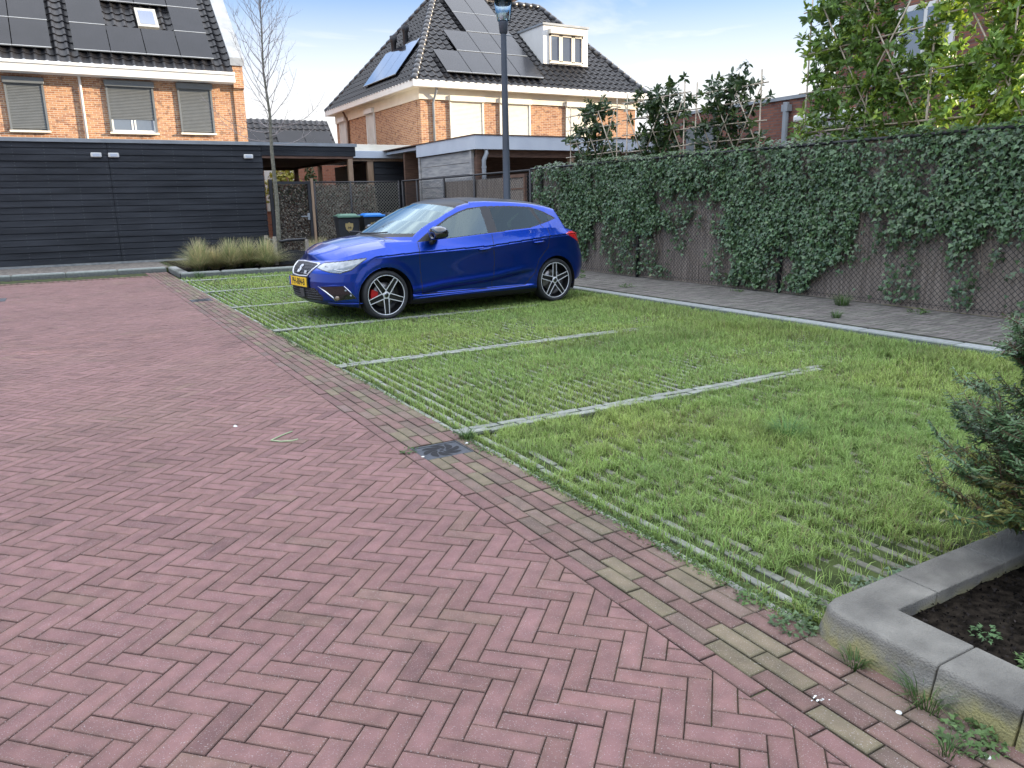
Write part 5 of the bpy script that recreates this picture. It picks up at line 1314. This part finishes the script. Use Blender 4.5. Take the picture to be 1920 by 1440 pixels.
def off_profile(Z):
    o = np.zeros_like(Z)
    # tuck under the sill and bumper
    o -= 0.060*np.clip((zbot[:,None]+0.075-Z)/0.075,0,1)**1.3
    # door: hollow under the lower crease
    zc = zcr[:,None]; s = side[:,None]
    hol = np.exp(-((Z-(zc-0.065))/0.055)**2)*(Z < zc+0.0) + np.exp(-((zc-(zc-0.065))/0.055)**2)*np.exp(-((Z-zc)/0.05)**2)*(Z >= zc)*0
    o -= s*0.034*sstep(0.0,1.0,(zc-Z)/0.055)*sstep(0.262,0.285,Z)
    o += s*0.010*np.exp(-((Z-(zc+0.02))/0.04)**2)
    # sharp shoulder line: overhanging edge
    zs = zsh[:,None]; s2 = sside[:,None]
    o += s2*0.016*np.where(Z >= zs-0.004, np.exp(-((Z-zs)/0.06)), np.exp(-np.maximum(0,(zs-Z)-0.022)/0.10)*sstep(0.0,1.0,(zs-Z)/0.030)*0.75)
    # lean in above shoulder
    o -= (0.035*sside[:,None]+0.06*(1-sside[:,None])*sstep(0.25,0.0,(ztop[:,None]-Z)))*np.clip((Z-zs)/np.maximum(ztop[:,None]-zs,0.03),0,1)**1.2
    return o
OFF = off_profile(ZZ)
# flared arches
for ax in (AXF, AXR):
    dist = np.hypot(OX[:,None]-ax, ZZ-0.30); OFF += 0.007*sstep(0.46,0.37,dist)*(OX[:,None] > 0.45)
tx_ = np.gradient(OX,TT); ty_ = np.gradient(OY,TT); ln = np.hypot(tx_,ty_); nx_, ny_ = -ty_/ln, tx_/ln
# outward normal of outline (x back, y half width): flip so it points out
flip = np.where((nx_*(OX-2)+ny_*OY) < 0, -1, 1); nx_ *= flip; ny_ *= flip
X = OX[:,None] + nx_[:,None]*OFF; Y = np.maximum(OY[:,None] + ny_[:,None]*OFF, 0.0)
# nose and tail lean with height
front = sstep(0.75,0.0,OX)[:,None]; rear = sstep(3.6,4.03,OX)[:,None]
X = X + front*np.interp(ZZ,[0.16,0.24,0.34,0.48,0.58,0.66,0.74],[0.060,0.020,0.004,0.0,0.014,0.050,0.090])
X = X + 0.085*sstep(0.75,0.0,OX)[:,None]
X = X + rear*np.interp(ZZ,[0.2,0.3,0.45,0.6,0.75,0.85,0.95],[-0.12,-0.03,0.02,0.02,-0.03,-0.06,-0.09])
# tail centre and nose centre stay closed
Y[0,:] = 0; Y[-1,:] = 0
XT, YT, ZT = X[:,-1].copy(), Y[:,-1].copy(), ZZ[:,-1].copy()
def grid_faces(n, m, flipf=False):
    idx = np.arange(n*m).reshape(n,m)
    F = np.stack([idx[:-1,:-1],idx[1:,:-1],idx[1:,1:],idx[:-1,1:]],-1)
    return F[..., ::-1] if flipf else F
def in_poly(px, py, poly):
    c = np.zeros(px.shape, bool); n = len(poly); j = n-1
    for i in range(n):
        xi, yi = poly[i]; xj, yj = poly[j]
        cond = ((yi > py) != (yj > py)) & (px < (xj-xi)*(py-yi)/((yj-yi) if yj != yi else 1e-9)+xi)
        c ^= cond; j = i
    return c
def dist_poly(px, py, poly):
    d = np.full(px.shape, 9.0); n = len(poly)
    for i in range(n):
        (x0,y0),(x1,y1) = poly[i], poly[(i+1)%n]
        L2 = (x1-x0)**2+(y1-y0)**2+1e-12; t = np.clip(((px-x0)*(x1-x0)+(py-y0)*(y1-y0))/L2,0,1)
        d = np.minimum(d, np.hypot(px-x0-t*(x1-x0), py-y0-t*(y1-y0)))
    return d
def sub_mesh(name, V, F, mask, mat, parent, shift=None, solid=0):
    f = F[mask]
    if len(f) == 0: return None
    used, inv = np.unique(f, return_inverse=True); v = V[used].copy()
    o = mk_np(name, v, inv.reshape(f.shape), mat, parent, smooth=True)
    return o
FDOOR = [(1.325,1.2),(1.320,0.63),(1.345,0.275),(2.375,0.275),(2.40,0.58),(2.395,1.2)]
RDOOR = [(2.395,1.2),(2.40,0.58),(2.375,0.275),(2.90,0.275),(3.06,0.43),(3.13,0.60),(3.29,0.76),(3.315,0.93),(3.26,1.2)]
U_at = lambda x: float(np.interp(x, OX, TT))
# ---- lower body
R_ARCH = 0.347
body_V, body_F, body_tag = [], [], []
parts_low = {}
for sgn in (-1, 1):
    Xs, Zs = X.copy(), ZZ.copy(); Ys = Y.copy()
    for ax in (AXF, AXR):
        dx, dz = Xs-ax, Zs-0.29; dd = np.hypot(dx,dz); near = (dd < R_ARCH) & (dd > R_ARCH-0.022) & (OX[:,None] > 0.35) & (OX[:,None] < 3.95)
        kq = R_ARCH/np.maximum(dd,1e-6); Xs = np.where(near, ax+dx*kq, Xs); Zs = np.where(near, 0.29+dz*kq, Zs)
    V = np.stack([Xs, sgn*Ys, Zs],-1).reshape(-1,3)
    F = grid_faces(nt_, NZ, flipf=(sgn > 0)); 
    xc = 0.25*(X[:-1,:-1]+X[1:,:-1]+X[1:,1:]+X[:-1,1:]); zc_ = 0.25*(ZZ[:-1,:-1]+ZZ[1:,:-1]+ZZ[1:,1:]+ZZ[:-1,1:]); yc_ = 0.25*(Y[:-1,:-1]+Y[1:,:-1]+Y[1:,1:]+Y[:-1,1:]); uc_ = 0.25*(2*TT[:-1,None]+2*TT[1:,None])+0*zc_
    keep = np.ones(xc.shape, bool)
    for ax in (AXF, AXR):
        ddc = np.hypot(xc-ax, zc_-0.29)
        keep &= ~((ddc < R_ARCH-0.008) & (yc_ > 0.5))
    label = np.zeros(xc.shape, int)        # 0 body
    sd = (yc_ > 0.45)
    for poly, code in ((FDOOR,1),(RDOOR,2)):
        ins = in_poly(xc,zc_,poly) & sd & (xc > 1); label[ins] = code
    seam = np.zeros(xc.shape,bool)
    for poly in (FDOOR,RDOOR): seam |= (dist_poly(xc,zc_,poly) < 0.0042) & sd & (zc_ < 1.15) & (xc > 1.2)
    label[seam] = 9
    # lamps and grilles in unrolled (u, z); u = distance along the outline from the nose centre
    # headlamp: from the grille corner back along the wing
    HL = [(U_at(0.045)-0.01,0.655),(U_at(0.075),0.700),(U_at(0.20),0.715),(U_at(0.62),0.752),(U_at(0.50),0.690),(U_at(0.40),0.625),(U_at(0.27),0.592),(U_at(0.17),0.600)]
    hl = in_poly(uc_,zc_,HL); label[hl] = 3; label[(dist_poly(uc_,zc_,HL) < 0.009) & ~hl & (xc < 0.8)] = 10
    FG = [(U_at(0.085),0.425),(U_at(0.30),0.440),(U_at(0.455),0.285),(U_at(0.20),0.262)]
    fg = in_poly(uc_,zc_,FG); label[fg] = 5
    GR = [(0.0,0.702),(0.385,0.690),(0.36,0.655),(0.245,0.548),(0.0,0.540)]
    grl = in_poly(uc_,zc_,GR); label[grl] = 4
    LI = [(0.0,0.420),(0.40,0.405),(0.54,0.300),(0.50,0.255),(0.0,0.245)]
    li = in_poly(uc_,zc_,LI); label[li] = 7
    TLp = [(3.60,0.930),(3.68,0.957),(4.1,0.957),(4.1,0.765),(3.95,0.765),(3.83,0.83)]
    tl = in_poly(xc,zc_,TLp) & (yc_ > 0.42); label[tl] = 6
    rb = (zc_ < 0.30) & (xc > 3.75) & (yc_ < 0.60); label[rb] = 10
    low = (zc_ < zbot[:-1,None]+0.045) & (xc > 1.2) & (xc < 3.1); label[(zc_ < 0.222) & (xc > 1.15) & (xc < 3.15) & (yc_ > 0.5)] = 10; label[(zc_ < 0.215) & (xc > 3.6)] = 10
    for code in np.unique(label):
        mk_ = keep & (label == code)
        parts_low.setdefault(int(code), []).append((V, F, mk_, sgn))
bodyset = parts_low[0]
V2 = np.concatenate([bodyset[0][0], bodyset[1][0]]); F2 = np.concatenate([bodyset[0][1][bodyset[0][2]], bodyset[1][1][bodyset[1][2]]+len(bodyset[0][0])])
# ---- upper body height field
stx = np.arange(0, nt_, 1); f_half = np.concatenate([np.linspace(0,0.62,60,endpoint=False), np.linspace(0.62,1.0,90)])
fy = np.concatenate([-f_half[::-1], f_half[1:]])
HXc = np.array([0.17,0.205,0.285,0.47,0.71,0.88,0.97,1.30])
HZc = np.array([0.735,0.780,0.835,0.915,0.962,0.985,0.990,0.985])
RXc = np.array([0.90,0.96,1.30,1.60,1.82,1.95,2.20,2.45,2.80,3.10,3.40,3.60,3.645,3.75,3.88,3.98,4.05])
RZc = np.array([0.93,0.975,1.165,1.312,1.388,1.415,1.438,1.444,1.432,1.412,1.375,1.335,1.285,1.14,0.99,0.90,0.80])
xs_ = XT[:,None]*np.ones_like(fy)[None,:]; ys_ = YT[:,None]*fy[None,:]
edge = ZT[:,None]*np.ones_like(fy)[None,:]
def smin(a,b,k): h = np.clip(0.5+0.5*(b-a)/k,0,1); return b*(1-h)+a*h-k*h*(1-h)
def smax(a,b,k): return -smin(-a,-b,k)
crown = np.maximum(np.interp(xs_, HXc, HZc) - edge, 0)
H_ = edge + crown*(1-np.abs(fy)[None,:]**2.6)
# bonnet creases
H_ += 0.006*np.exp(-((np.abs(fy)[None,:]-0.62-0.10*(xs_-0.2))/0.035)**2)*sstep(0.1,0.3,xs_)*sstep(1.1,0.9,xs_)
xr = np.where(xs_ < 2.2, xs_ - 0.30*(np.abs(ys_)/0.75)**2.2, xs_ + 0.10*(np.abs(ys_)/0.7)**2*sstep(3.0,3.7,xs_))
R_ = np.interp(xr, RXc, RZc) - 0.055*(np.abs(ys_)/0.6)**2.2*sstep(1.3,1.9,xs_)
S_ = edge + (YT[:,None]-np.abs(ys_))*np.interp(xs_,[1.0,2.0,3.0,3.6,3.9],[1.75,1.85,1.90,1.9,1.7]) 
GH = smin(R_, S_, 0.030)
Zu = np.where(xs_ < 0.9, H_, smax(H_, GH, 0.004))
Zu = np.where((xs_ > 3.3), np.maximum(edge, GH), Zu); Zu[:,0] = edge[:,0]; Zu[:,-1] = edge[:,-1]
UV = np.stack([xs_, ys_, Zu],-1).reshape(-1,3)
UF = grid_faces(nt_, len(fy))
avg = lambda A: 0.25*(A[:-1,:-1]+A[1:,:-1]+A[1:,1:]+A[:-1,1:])
ux, uy, uz = avg(xs_), avg(ys_), avg(Zu); is_side = avg((S_ < R_-0.012).astype(float)) > 0.5
glz = avg((GH > H_+0.001).astype(float)) > 0.5
ulab = np.zeros(ux.shape, int)
SW = [(1.30,0.905),(1.45,0.995),(1.60,1.080),(1.82,1.192),(2.00,1.262),(2.14,1.300),(2.42,1.322),(2.79,1.320),(3.12,1.298),(3.31,1.236),(3.50,1.140),(3.31,1.088),(3.0,1.022),(2.41,0.985),(1.5,0.920)]
FWn = [(1.56,0.955),(1.58,1.045),(1.82,1.172),(2.00,1.243),(2.14,1.283),(2.30,1.300),(2.335,1.300),(2.345,0.988),(1.62,0.938)]
RWn = [(2.475,1.303),(2.79,1.302),(3.08,1.283),(3.195,1.085),(3.17,1.066),(3.0,1.032),(2.49,0.998)]
QWn = [(3.155,1.275),(3.30,1.220),(3.465,1.138),(3.30,1.100),(3.235,1.092)]
gs = glz & (ux > 1.25) & (np.abs(uy) > 0.35)
ulab[gs & in_poly(ux,uz,SW) & is_side] = 10
for poly, code in ((FWn,21),(RWn,22),(QWn,23)): ulab[gs & in_poly(ux,uz,poly) & is_side] = code
# continue the door leaf up to the window
for poly, code in ((FDOOR,1),(RDOOR,2)): ulab[in_poly(ux,uz,poly) & is_side & (uz < 1.12) & (ulab == 0)] = code
ulab[(dist_poly(ux,uz,[(3.20,1.06),(3.315,0.93),(3.32,0.92),(3.315,0.93)]) < 0.004) & is_side & (ulab != 22)] = 9
wsx = ux - 0.30*(np.abs(uy)/0.75)**2.2
ws = glz & ~is_side & (wsx > 0.96) & (wsx < 1.80) & (ux < 2.2)
mg = avg(R_-S_) < -0.035
ulab[ws & mg] = 10; ulab[ws & mg & (wsx > 1.03) & (wsx < 1.77)] = 24
ulab[ws & ~mg & (ulab == 0)] = 0
ulab[~glz & (ux > 0.92) & (wsx > 0.915) & (wsx < 1.0) & (np.abs(uy) < 0.72)] = 10
rfp = glz & ~is_side & (wsx >= 1.80) & (ux < 3.42) & (avg(R_-S_) < -0.05); ulab[rfp] = 25
rw = glz & ~is_side & (ux > 3.66) & (ux < 3.88) & (avg(R_-S_) < -0.05); ulab[rw] = 26
m0 = ulab == 0
F3 = UF[m0] + len(V2)
VB = np.concatenate([V2, UV]); FB = np.concatenate([F2, F3])
used, inv = np.unique(FB, return_inverse=True)
body = mk_np('body', VB[used], inv.reshape(FB.shape), m_blue, car, smooth=True)
def joined(name, sets, mat, parent):
    Vs, Fs, o = [], [], 0
    for V_, F_ in sets: Vs.append(V_); Fs.append(F_+o); o += len(V_)
    V_ = np.concatenate(Vs); F_ = np.concatenate(Fs); used, inv = np.unique(F_, return_inverse=True)
    return mk_np(name, V_[used], inv.reshape(F_.shape), mat, parent, smooth=True)
sidey = {-1: uy < 0, 1: uy > 0}
seal_sets = [(s_[0], s_[1][s_[2]]) for s_ in parts_low.get(9,[])] + [(s_[0], s_[1][s_[2]]) for s_ in parts_low.get(10,[])] + [(UV, UF[(ulab == 10) | (ulab == 9)])]
joined('window_trim', seal_sets, m_trim, car)
doors = {}
for i_, (code, wc, wm) in enumerate(((1,21,m_cargl),(2,22,m_tint))):
    for q, sgn in enumerate((-1,1)):
        s_ = parts_low[code][q]
        d_ = joined('door', [(s_[0], s_[1][s_[2]]), (UV, UF[(ulab == code) & sidey[sgn]])], m_blue, car); doors[(code,sgn)] = d_
        joined('door_window', [(UV, UF[(ulab == wc) & sidey[sgn]])], wm, d_)
for sgn in (-1,1): joined('quarter_window', [(UV, UF[(ulab == 23) & sidey[sgn]])], m_tint, car)
joined('windscreen', [(UV, UF[ulab == 24])], m_shield, car)
joined('roof_panel', [(UV, UF[ulab == 25])], M('roof_black', (0.008,0.008,0.009), rough=0.35, spec=0.15), car)
joined('rear_window', [(UV, UF[ulab == 26])], m_tint, car)
for code, nm, mm in ((3,'headlight',m_lens),(6,'tail_light',m_red),(5,'fog_lamp',m_gloss)):
    for s_ in parts_low[code]: 
        o_ = joined(nm, [(s_[0], s_[1][s_[2]])], mm, car)
        if code == 3: hl_obj = o_
joined('grille', [(s_[0], s_[1][s_[2]]) for s_ in parts_low[4]], m_trim, car)
joined('lower_intake', [(s_[0], s_[1][s_[2]]) for s_ in parts_low[7]], m_trim, car)
# point on the skin at outline distance u (signed side) and height z
def skin(u, z, sgn=-1, out=0.003):
    i = min(max(int(np.searchsorted(TT,u)),1),nt_-2); zz = ZZ[i]; x = np.interp(z,zz,X[i]); y = np.interp(z,zz,Y[i])
    return Vector((x+nx_[i]*out, sgn*(y+ny_[i]*out), z))
def strip(pts, r, mat, name, parent, n=5):
    g = G(); g.tube(pts, r, n); return mk(name, g, mat, parent, smooth=True)
# grille frame, bars, badge
fr = [(0.0,0.704),(0.39,0.692),(0.365,0.655),(0.245,0.545),(0.0,0.538)]
def poly_skin(pts, k=6):
    res = []
    for a, b in zip(pts, pts[1:]):
        for q in range(k): t = q/k; res.append((a[0]+(b[0]-a[0])*t, a[1]+(b[1]-a[1])*t))
    return res+[pts[-1]]
half = poly_skin(fr)
loop = [skin(u,z,-1,0.006) for u,z in half]+[skin(u,z,1,0.006) for u,z in half[::-1]]
strip(loop, 0.010, m_alu, 'grille_frame', car)
g = G()
for z in (0.575,0.605,0.635,0.665):
    w = np.interp(z,[0.548,0.655,0.69],[0.245,0.36,0.385])
    g.tube([skin(w*q/5,z,-1,0.005) for q in range(5,-1,-1)]+[skin(w*q/5,z,1,0.005) for q in range(1,6)], 0.0035, 4)
for q in range(-5,6):
    u = abs(q)*0.065+ (0.0); g.tube([skin(u,z,-1 if q < 0 else 1,0.005) for z in (0.56,0.62,0.68) if u < np.interp(z,[0.548,0.655,0.69],[0.245,0.36,0.385])] or [skin(0,0.56,1),skin(0,0.57,1)], 0.0025, 4) if u < 0.3 else None
mk('grille_bars', g, M('grille_grey', (0.09,0.09,0.1), rough=0.4, metal=0.5), car)
def face_matrix(u, z, sgn, out):
    p = skin(u,z,sgn,out); d = skin(u+0.01,z,sgn,out)-p
    d = d.normalized()*(1 if sgn < 0 else -1); up = (skin(u,z+0.02,sgn,out)-skin(u,z-0.02,sgn,out)).normalized(); n = d.cross(up).normalized(); up = n.cross(d)
    m = Matrix.Identity(4)
    for i in range(3): m[i][0] = d[i]; m[i][1] = up[i]; m[i][2] = n[i]; m[i][3] = p[i]
    return m
text_part('emblem', 'S', m_alu, car, 0.15, face_matrix(0.002,0.622,-1,0.010), extrude=0.004, bold=0.007)
text_part('emblem', 'FR', m_alu, car, 0.055, face_matrix(0.20,0.585,-1,0.010), extrude=0.003, bold=0.002)
pm = face_matrix(0.002,0.468,-1,0.020)
g = G(); g.box((-0.26,-0.056,-0.006),(0.26,0.056,0.0)); g.v = [tuple(pm @ Vector(p)) for p in g.v]
np_ = mk('number_plate', g, M('plate_yellow', (0.80,0.50,0.02), rough=0.45), car)
g = G(); g.box((-0.258,-0.054,0.0005),(-0.215,0.054,0.0012)); g.v = [tuple(pm @ Vector(p)) for p in g.v]; mk('plate_band', g, M('plate_blue', (0.01,0.03,0.35), rough=0.45), np_)
text_part('plate_text', 'PH-884-B', m_trim, np_, 0.112, pm @ Matrix.Translation((0.022,-0.002,0.0015)), extrude=0.0006, bold=0.0012, sx=0.86)
g = G(); g.box((-0.275,-0.068,-0.022),(0.275,0.064,-0.007)); g.v = [tuple(pm @ Vector(p)) for p in g.v]; mk('plate_holder', g, m_trim, car)
g = G()
for z in (0.275,0.305,0.335,0.365,0.39):
    w = np.interp(z,[0.255,0.30,0.405],[0.50,0.53,0.40])-0.02
    g.tube([skin(w*q/6,z,-1,0.003) for q in range(6,-1,-1)]+[skin(w*q/6,z,1,0.003) for q in range(1,7)], 0.0045, 4)
for q in range(-9,10):
    u = abs(q)*0.05
    g.tube([skin(u,z,-1 if q < 0 else 1,0.004) for z in (0.26,0.33,0.40)], 0.003, 4)
mk('intake_mesh', g, M('mesh_dark', (0.03,0.03,0.032), rough=0.5), car)
g = G(); m2 = face_matrix(0.10,0.335,-1,0.012); g.box((-0.055,-0.05,-0.01),(0.055,0.05,0.006)); g.v = [tuple(m2 @ Vector(p)) for p in g.v]; mk('radar_cover', g, M('radar_grey', (0.05,0.05,0.05), rough=0.5), car, bevel=0.006)
for sgn in (-1,1):
    # blades beside the fog lamps
    strip([skin(U_at(x),z,sgn,0.006) for x,z in ((0.075,0.430),(0.12,0.375),(0.17,0.315),(0.205,0.262))], [0.004,0.010,0.011,0.006], m_chrome, 'fog_trim', car)
    strip([skin(U_at(x),z,sgn,0.006) for x,z in ((0.085,0.432),(0.20,0.447),(0.31,0.448))], [0.003,0.007,0.003], m_blue, 'fog_brow', car)
    strip([skin(U_at(x),z,sgn,0.006) for x,z in ((0.31,0.440),(0.38,0.37),(0.455,0.283))], [0.004,0.006,0.004], m_chrome, 'fog_trim', car)
    g = G()
    for x,z in ((0.33,0.385),(0.385,0.325)):
        p = skin(U_at(x),z,sgn,0.0); i = int(np.searchsorted(TT,U_at(x))); nrm = Vector((nx_[i],sgn*ny_[i],0)); q_ = p+nrm*0.008
        g.tube([p,q_], [0.014,0.011], 12)
    mk('fog_bulb', g, m_lens, car, smooth=True)
    g = G(); p = skin(U_at(0.22),0.295,sgn,0.0); i = int(np.searchsorted(TT,U_at(0.22))); g.tube([p,p+Vector((nx_[i],sgn*ny_[i],0))*0.012], [0.030,0.022], 14); mk('fog_bulb', g, M('fog_amber', (0.20,0.14,0.09), rough=0.15, coat=1.0) if 'fog_amber' not in bpy.data.materials else bpy.data.materials['fog_amber'], car, smooth=True)
    # lower bumper blade and sill blade
    strip([skin(U_at(x),z,sgn,0.008) for x,z in ((0.12,0.235),(0.25,0.225),(0.40,0.222),(0.53,0.225))], 0.008, m_blue, 'bumper_lip', car)
    strip([skin(U_at(x),z,sgn,0.008) for x,z in ((1.235,0.232),(1.6,0.238),(2.2,0.248),(2.7,0.255),(2.95,0.262))], [0.004,0.009,0.010,0.009,0.003], m_blue, 'sill', car)
    # headlamp inner detail
    strip([skin(U_at(x),z,sgn,0.004) for x,z in ((0.10,0.665),(0.22,0.625),(0.30,0.612),(0.38,0.628))], 0.005, m_chrome, 'daytime_light', car)
    # side window lower rail and frame highlights, mirrors, handles
    for (hx,hz,code) in ((2.255,0.785,1),(3.12,0.835,2)):
        ps = [skin(U_at(hx-0.095+0.19*q/8), hz-0.006+0.012*q/8, sgn, 0.012+0.022*math.sin(math.pi*q/8)) for q in range(9)]
        strip(ps, [0.010,0.014,0.015,0.015,0.015,0.015,0.015,0.014,0.009], m_blue, 'handle', doors[(code,sgn)])
        g = G(); pp = skin(U_at(hx-0.03),hz-0.006,sgn,0.0); g.tube([pp+Vector((-0.05,sgn*0.001,0)),pp+Vector((0.0,sgn*0.003,0)),pp+Vector((0.06,sgn*0.001,0))],[0.012,0.022,0.010],8); mk('handle_recess', g, m_trim, doors[(code,sgn)], smooth=True)
    g = G()
    nseg = 14; my = sgn*0.97
    prof = [(1.47,0.012,0.975),(1.455,0.060,0.990),(1.465,0.098,1.005),(1.50,0.116,1.015),(1.56,0.118,1.018),(1.60,0.108,1.016),(1.625,0.095,1.012)]
    vs = []
    for (x,r_,zc2) in prof:
        for q in range(nseg):
            t = 2*math.pi*q/nseg; cy = math.cos(t); sz_ = math.sin(t)
            yy = my+ (r_*1.18)*math.copysign(abs(cy)**0.75,cy); zz_ = zc2+(r_*0.70)*math.copysign(abs(sz_)**0.75,sz_)*(1.0 if sz_ > 0 else (1.0-0.25*cy*sgn))
            vs.append((x+0.03*sgn*cy*r_*4*0, yy, zz_))
    kx = len(prof); fs = [(i*nseg+j,i*nseg+(j+1)%nseg,(i+1)*nseg+(j+1)%nseg,(i+1)*nseg+j) for i in range(kx-1) for j in range(nseg)]+[tuple(range(nseg)),tuple(range((kx-1)*nseg,kx*nseg))]
    g.add(vs, fs); mir = mk('mirror', g, m_gloss, car, smooth=True)
    g = G(); g.tube([(1.50,sgn*0.845,0.895),(1.51,sgn*0.875,0.905),(1.54,sgn*0.925,0.965)], [0.030,0.028,0.022], 8); mk('mirror_arm', g, m_trim, mir, smooth=True)
    # front corner window pillar
# antenna fin and wipers
g = G(); g.tube([(1.06,-0.55,1.035),(1.02,-0.2,1.018),(1.0,0.15,1.012)], 0.008, 5); g.tube([(1.02,0.15,1.025),(1.0,0.5,1.03)], 0.008, 5); mk('wiper', g, m_trim, car)
# underbody, wheel wells, cabin
g = G(); g.box((0.55,-0.70,0.155),(3.85,0.70,0.185)); g.box((1.25,-0.80,0.15),(3.04,0.80,0.184)); g.box((1.25,-0.74,0.186),(3.04,0.74,0.55)); g.box((0.40,-0.60,0.186),(1.249,0.60,0.62)); g.box((3.041,-0.60,0.186),(3.8,0.60,0.62)); mk('underbody', g, m_dark, car)
for ax in (AXF,AXR):
    for sgn in (-1,1):
        g = G(); n = 28; vs = []
        for q in range(n+1):
            t = math.pi*(-0.12+1.24*q/n); 
            for yy in (0.60,0.838): vs.append((ax+(R_ARCH+0.004)*math.cos(t), sgn*yy, 0.29+(R_ARCH+0.004)*math.sin(t)))
        g.add(vs,[(2*q,2*q+1,2*q+3,2*q+2) for q in range(n)]); mk('wheel_arch', g, m_dark, car, smooth=True)
m_seat = M('seat_cloth', (0.035,0.036,0.038), rough=0.9); 
def seat(x, y):
    g = G(); g.box((x,y-0.24,0.55),(x+0.5,y+0.24,0.68)); g.prism([(x+0.42,y-0.23,0.68),(x+0.58,y-0.23,0.68),(x+0.78,y-0.21,1.10),(x+0.68,y-0.21,1.12)],(0,0.44,0)); g.box((x+0.68,y-0.12,1.13),(x+0.78,y+0.12,1.28)); mk('seat', g, m_seat, car, bevel=0.03)
for y in (-0.36,0.36): seat(1.72,y); seat(2.55,y)
g = G(); g.prism([(0.97,-0.70,0.90),(1.32,-0.70,0.955),(1.45,-0.70,0.90),(1.45,-0.70,0.60),(0.97,-0.70,0.60)],(0,1.40,0)); mk('dashboard', g, m_trim, car)
g = G(); tor = []
g.tube([(1.62+0.05*math.sin(t),-0.36+0.18*math.cos(t),0.93+0.17*math.sin(t)) for t in [2*math.pi*i/20 for i in range(21)]], 0.014, 6); mk('steering_wheel', g, m_trim, car, smooth=True)
# wheels
m_disc = M('brake_disc', (0.22,0.21,0.20), rough=0.35, metal=0.8); m_cal = M('caliper_red', (0.42,0.01,0.012), rough=0.35); m_barrel = M('rim_black', (0.008,0.008,0.009), rough=0.35)
def wheel(ax, sgn, rot):
    yo = sgn*0.862
    def loc(r, a, d): return (ax+r*math.cos(a), yo-sgn*d, WR+r*math.sin(a))
    def lathe(prof, n=40):
        g = G(); k = len(prof); vs = [loc(r, 2*math.pi*j/n, d) for r, d in prof for j in range(n)]
        g.add(vs, [(i*n+j,i*n+(j+1)%n,(i+1)*n+(j+1)%n,(i+1)*n+j) for i in range(k-1) for j in range(n)]); return g
    w = mk('wheel', lathe([(0.232,0.012),(0.225,0.05),(0.215,0.10),(0.20,0.13),(0.02,0.135)]), m_barrel, car, smooth=True)
    mk('tyre', lathe([(0.240,0.018),(0.252,0.004),(0.272,0.0),(0.288,0.010),(0.297,0.028),(WR,0.05),(WR,0.17),(0.29,0.2),(0.25,0.21),(0.21,0.20)], 56), m_rubber, w, smooth=True)
    mk('rim_ring', lathe([(0.232,0.020),(0.236,0.012),(0.243,0.012),(0.246,0.020)], 56), m_alu, w, smooth=True)
    mk('brake_disc', lathe([(0.05,0.095),(0.145,0.095),(0.15,0.11)]), m_disc, w, smooth=True)
    g = G(); ca_ = [R(a) for a in (155,165,175,185,195,205)]
    vs = [loc(r,a,d) for a in ca_ for r,d in ((0.095,0.06),(0.185,0.06),(0.185,0.12),(0.095,0.12))]
    g.add(vs,[(4*i+j,4*i+(j+1)%4,4*i+4+(j+1)%4,4*i+4+j) for i in range(5) for j in range(4)]+[(0,1,2,3),(20,21,22,23)]); mk('caliper', g, m_cal if ax < 2 else m_disc, w)
    for q in range(5):
        a = rot + q*2*math.pi/5; g = G(); gb = G()
        for s2 in (-1,1):
            # machined edge bar from hub to rim
            def P(r, t, d): c_, s_ = math.cos(a), math.sin(a); return (ax+r*c_-t*s_, yo-sgn*d, WR+r*s_+t*c_)
            r0, r1 = 0.046, 0.238; t0, t1 = s2*0.034, s2*0.027; h0, h1 = 0.0052, 0.0036
            top = [P(r0,t0-h0,0.022),P(r0,t0+h0,0.022),P(r1,t1+h1,0.012),P(r1,t1-h1,0.012)]; bot = [P(r0,t0-h0,0.030),P(r0,t0+h0,0.030),P(r1,t1+h1,0.020),P(r1,t1-h1,0.020)]
            g.add(top+bot,[(0,1,2,3),(7,6,5,4),(0,4,5,1),(1,5,6,2),(2,6,7,3),(3,7,4,0)])
        g.add([P(0.230,-0.030,0.0135),P(0.238,-0.030,0.0135),P(0.238,0.030,0.0135),P(0.230,0.030,0.0135)],[(0,1,2,3)])
        g.add([P(0.0,0.0,0.0215),P(0.048,-0.036,0.0218),P(0.042,0.0,0.0218),P(0.048,0.036,0.0218)],[(0,1,2,3)])
        mk('spoke', g, m_alu, w)
        gb.add([P(0.05,-0.030,0.040),P(0.23,-0.024,0.030),P(0.23,0.024,0.030),P(0.05,0.030,0.040)],[(0,1,2,3)]); mk('spoke_inlay', gb, m_barrel, w)
    mk('hub_cap', lathe([(0.0,0.014),(0.026,0.015),(0.030,0.022),(0.031,0.03)], 20), m_gloss, w, smooth=True)
    mk('hub_ring', lathe([(0.024,0.0135),(0.028,0.0125),(0.031,0.0175)], 20), m_chrome, w, smooth=True)
for sgn in (-1,1): wheel(AXF, sgn, R(-90)); wheel(AXR, sgn, R(92))
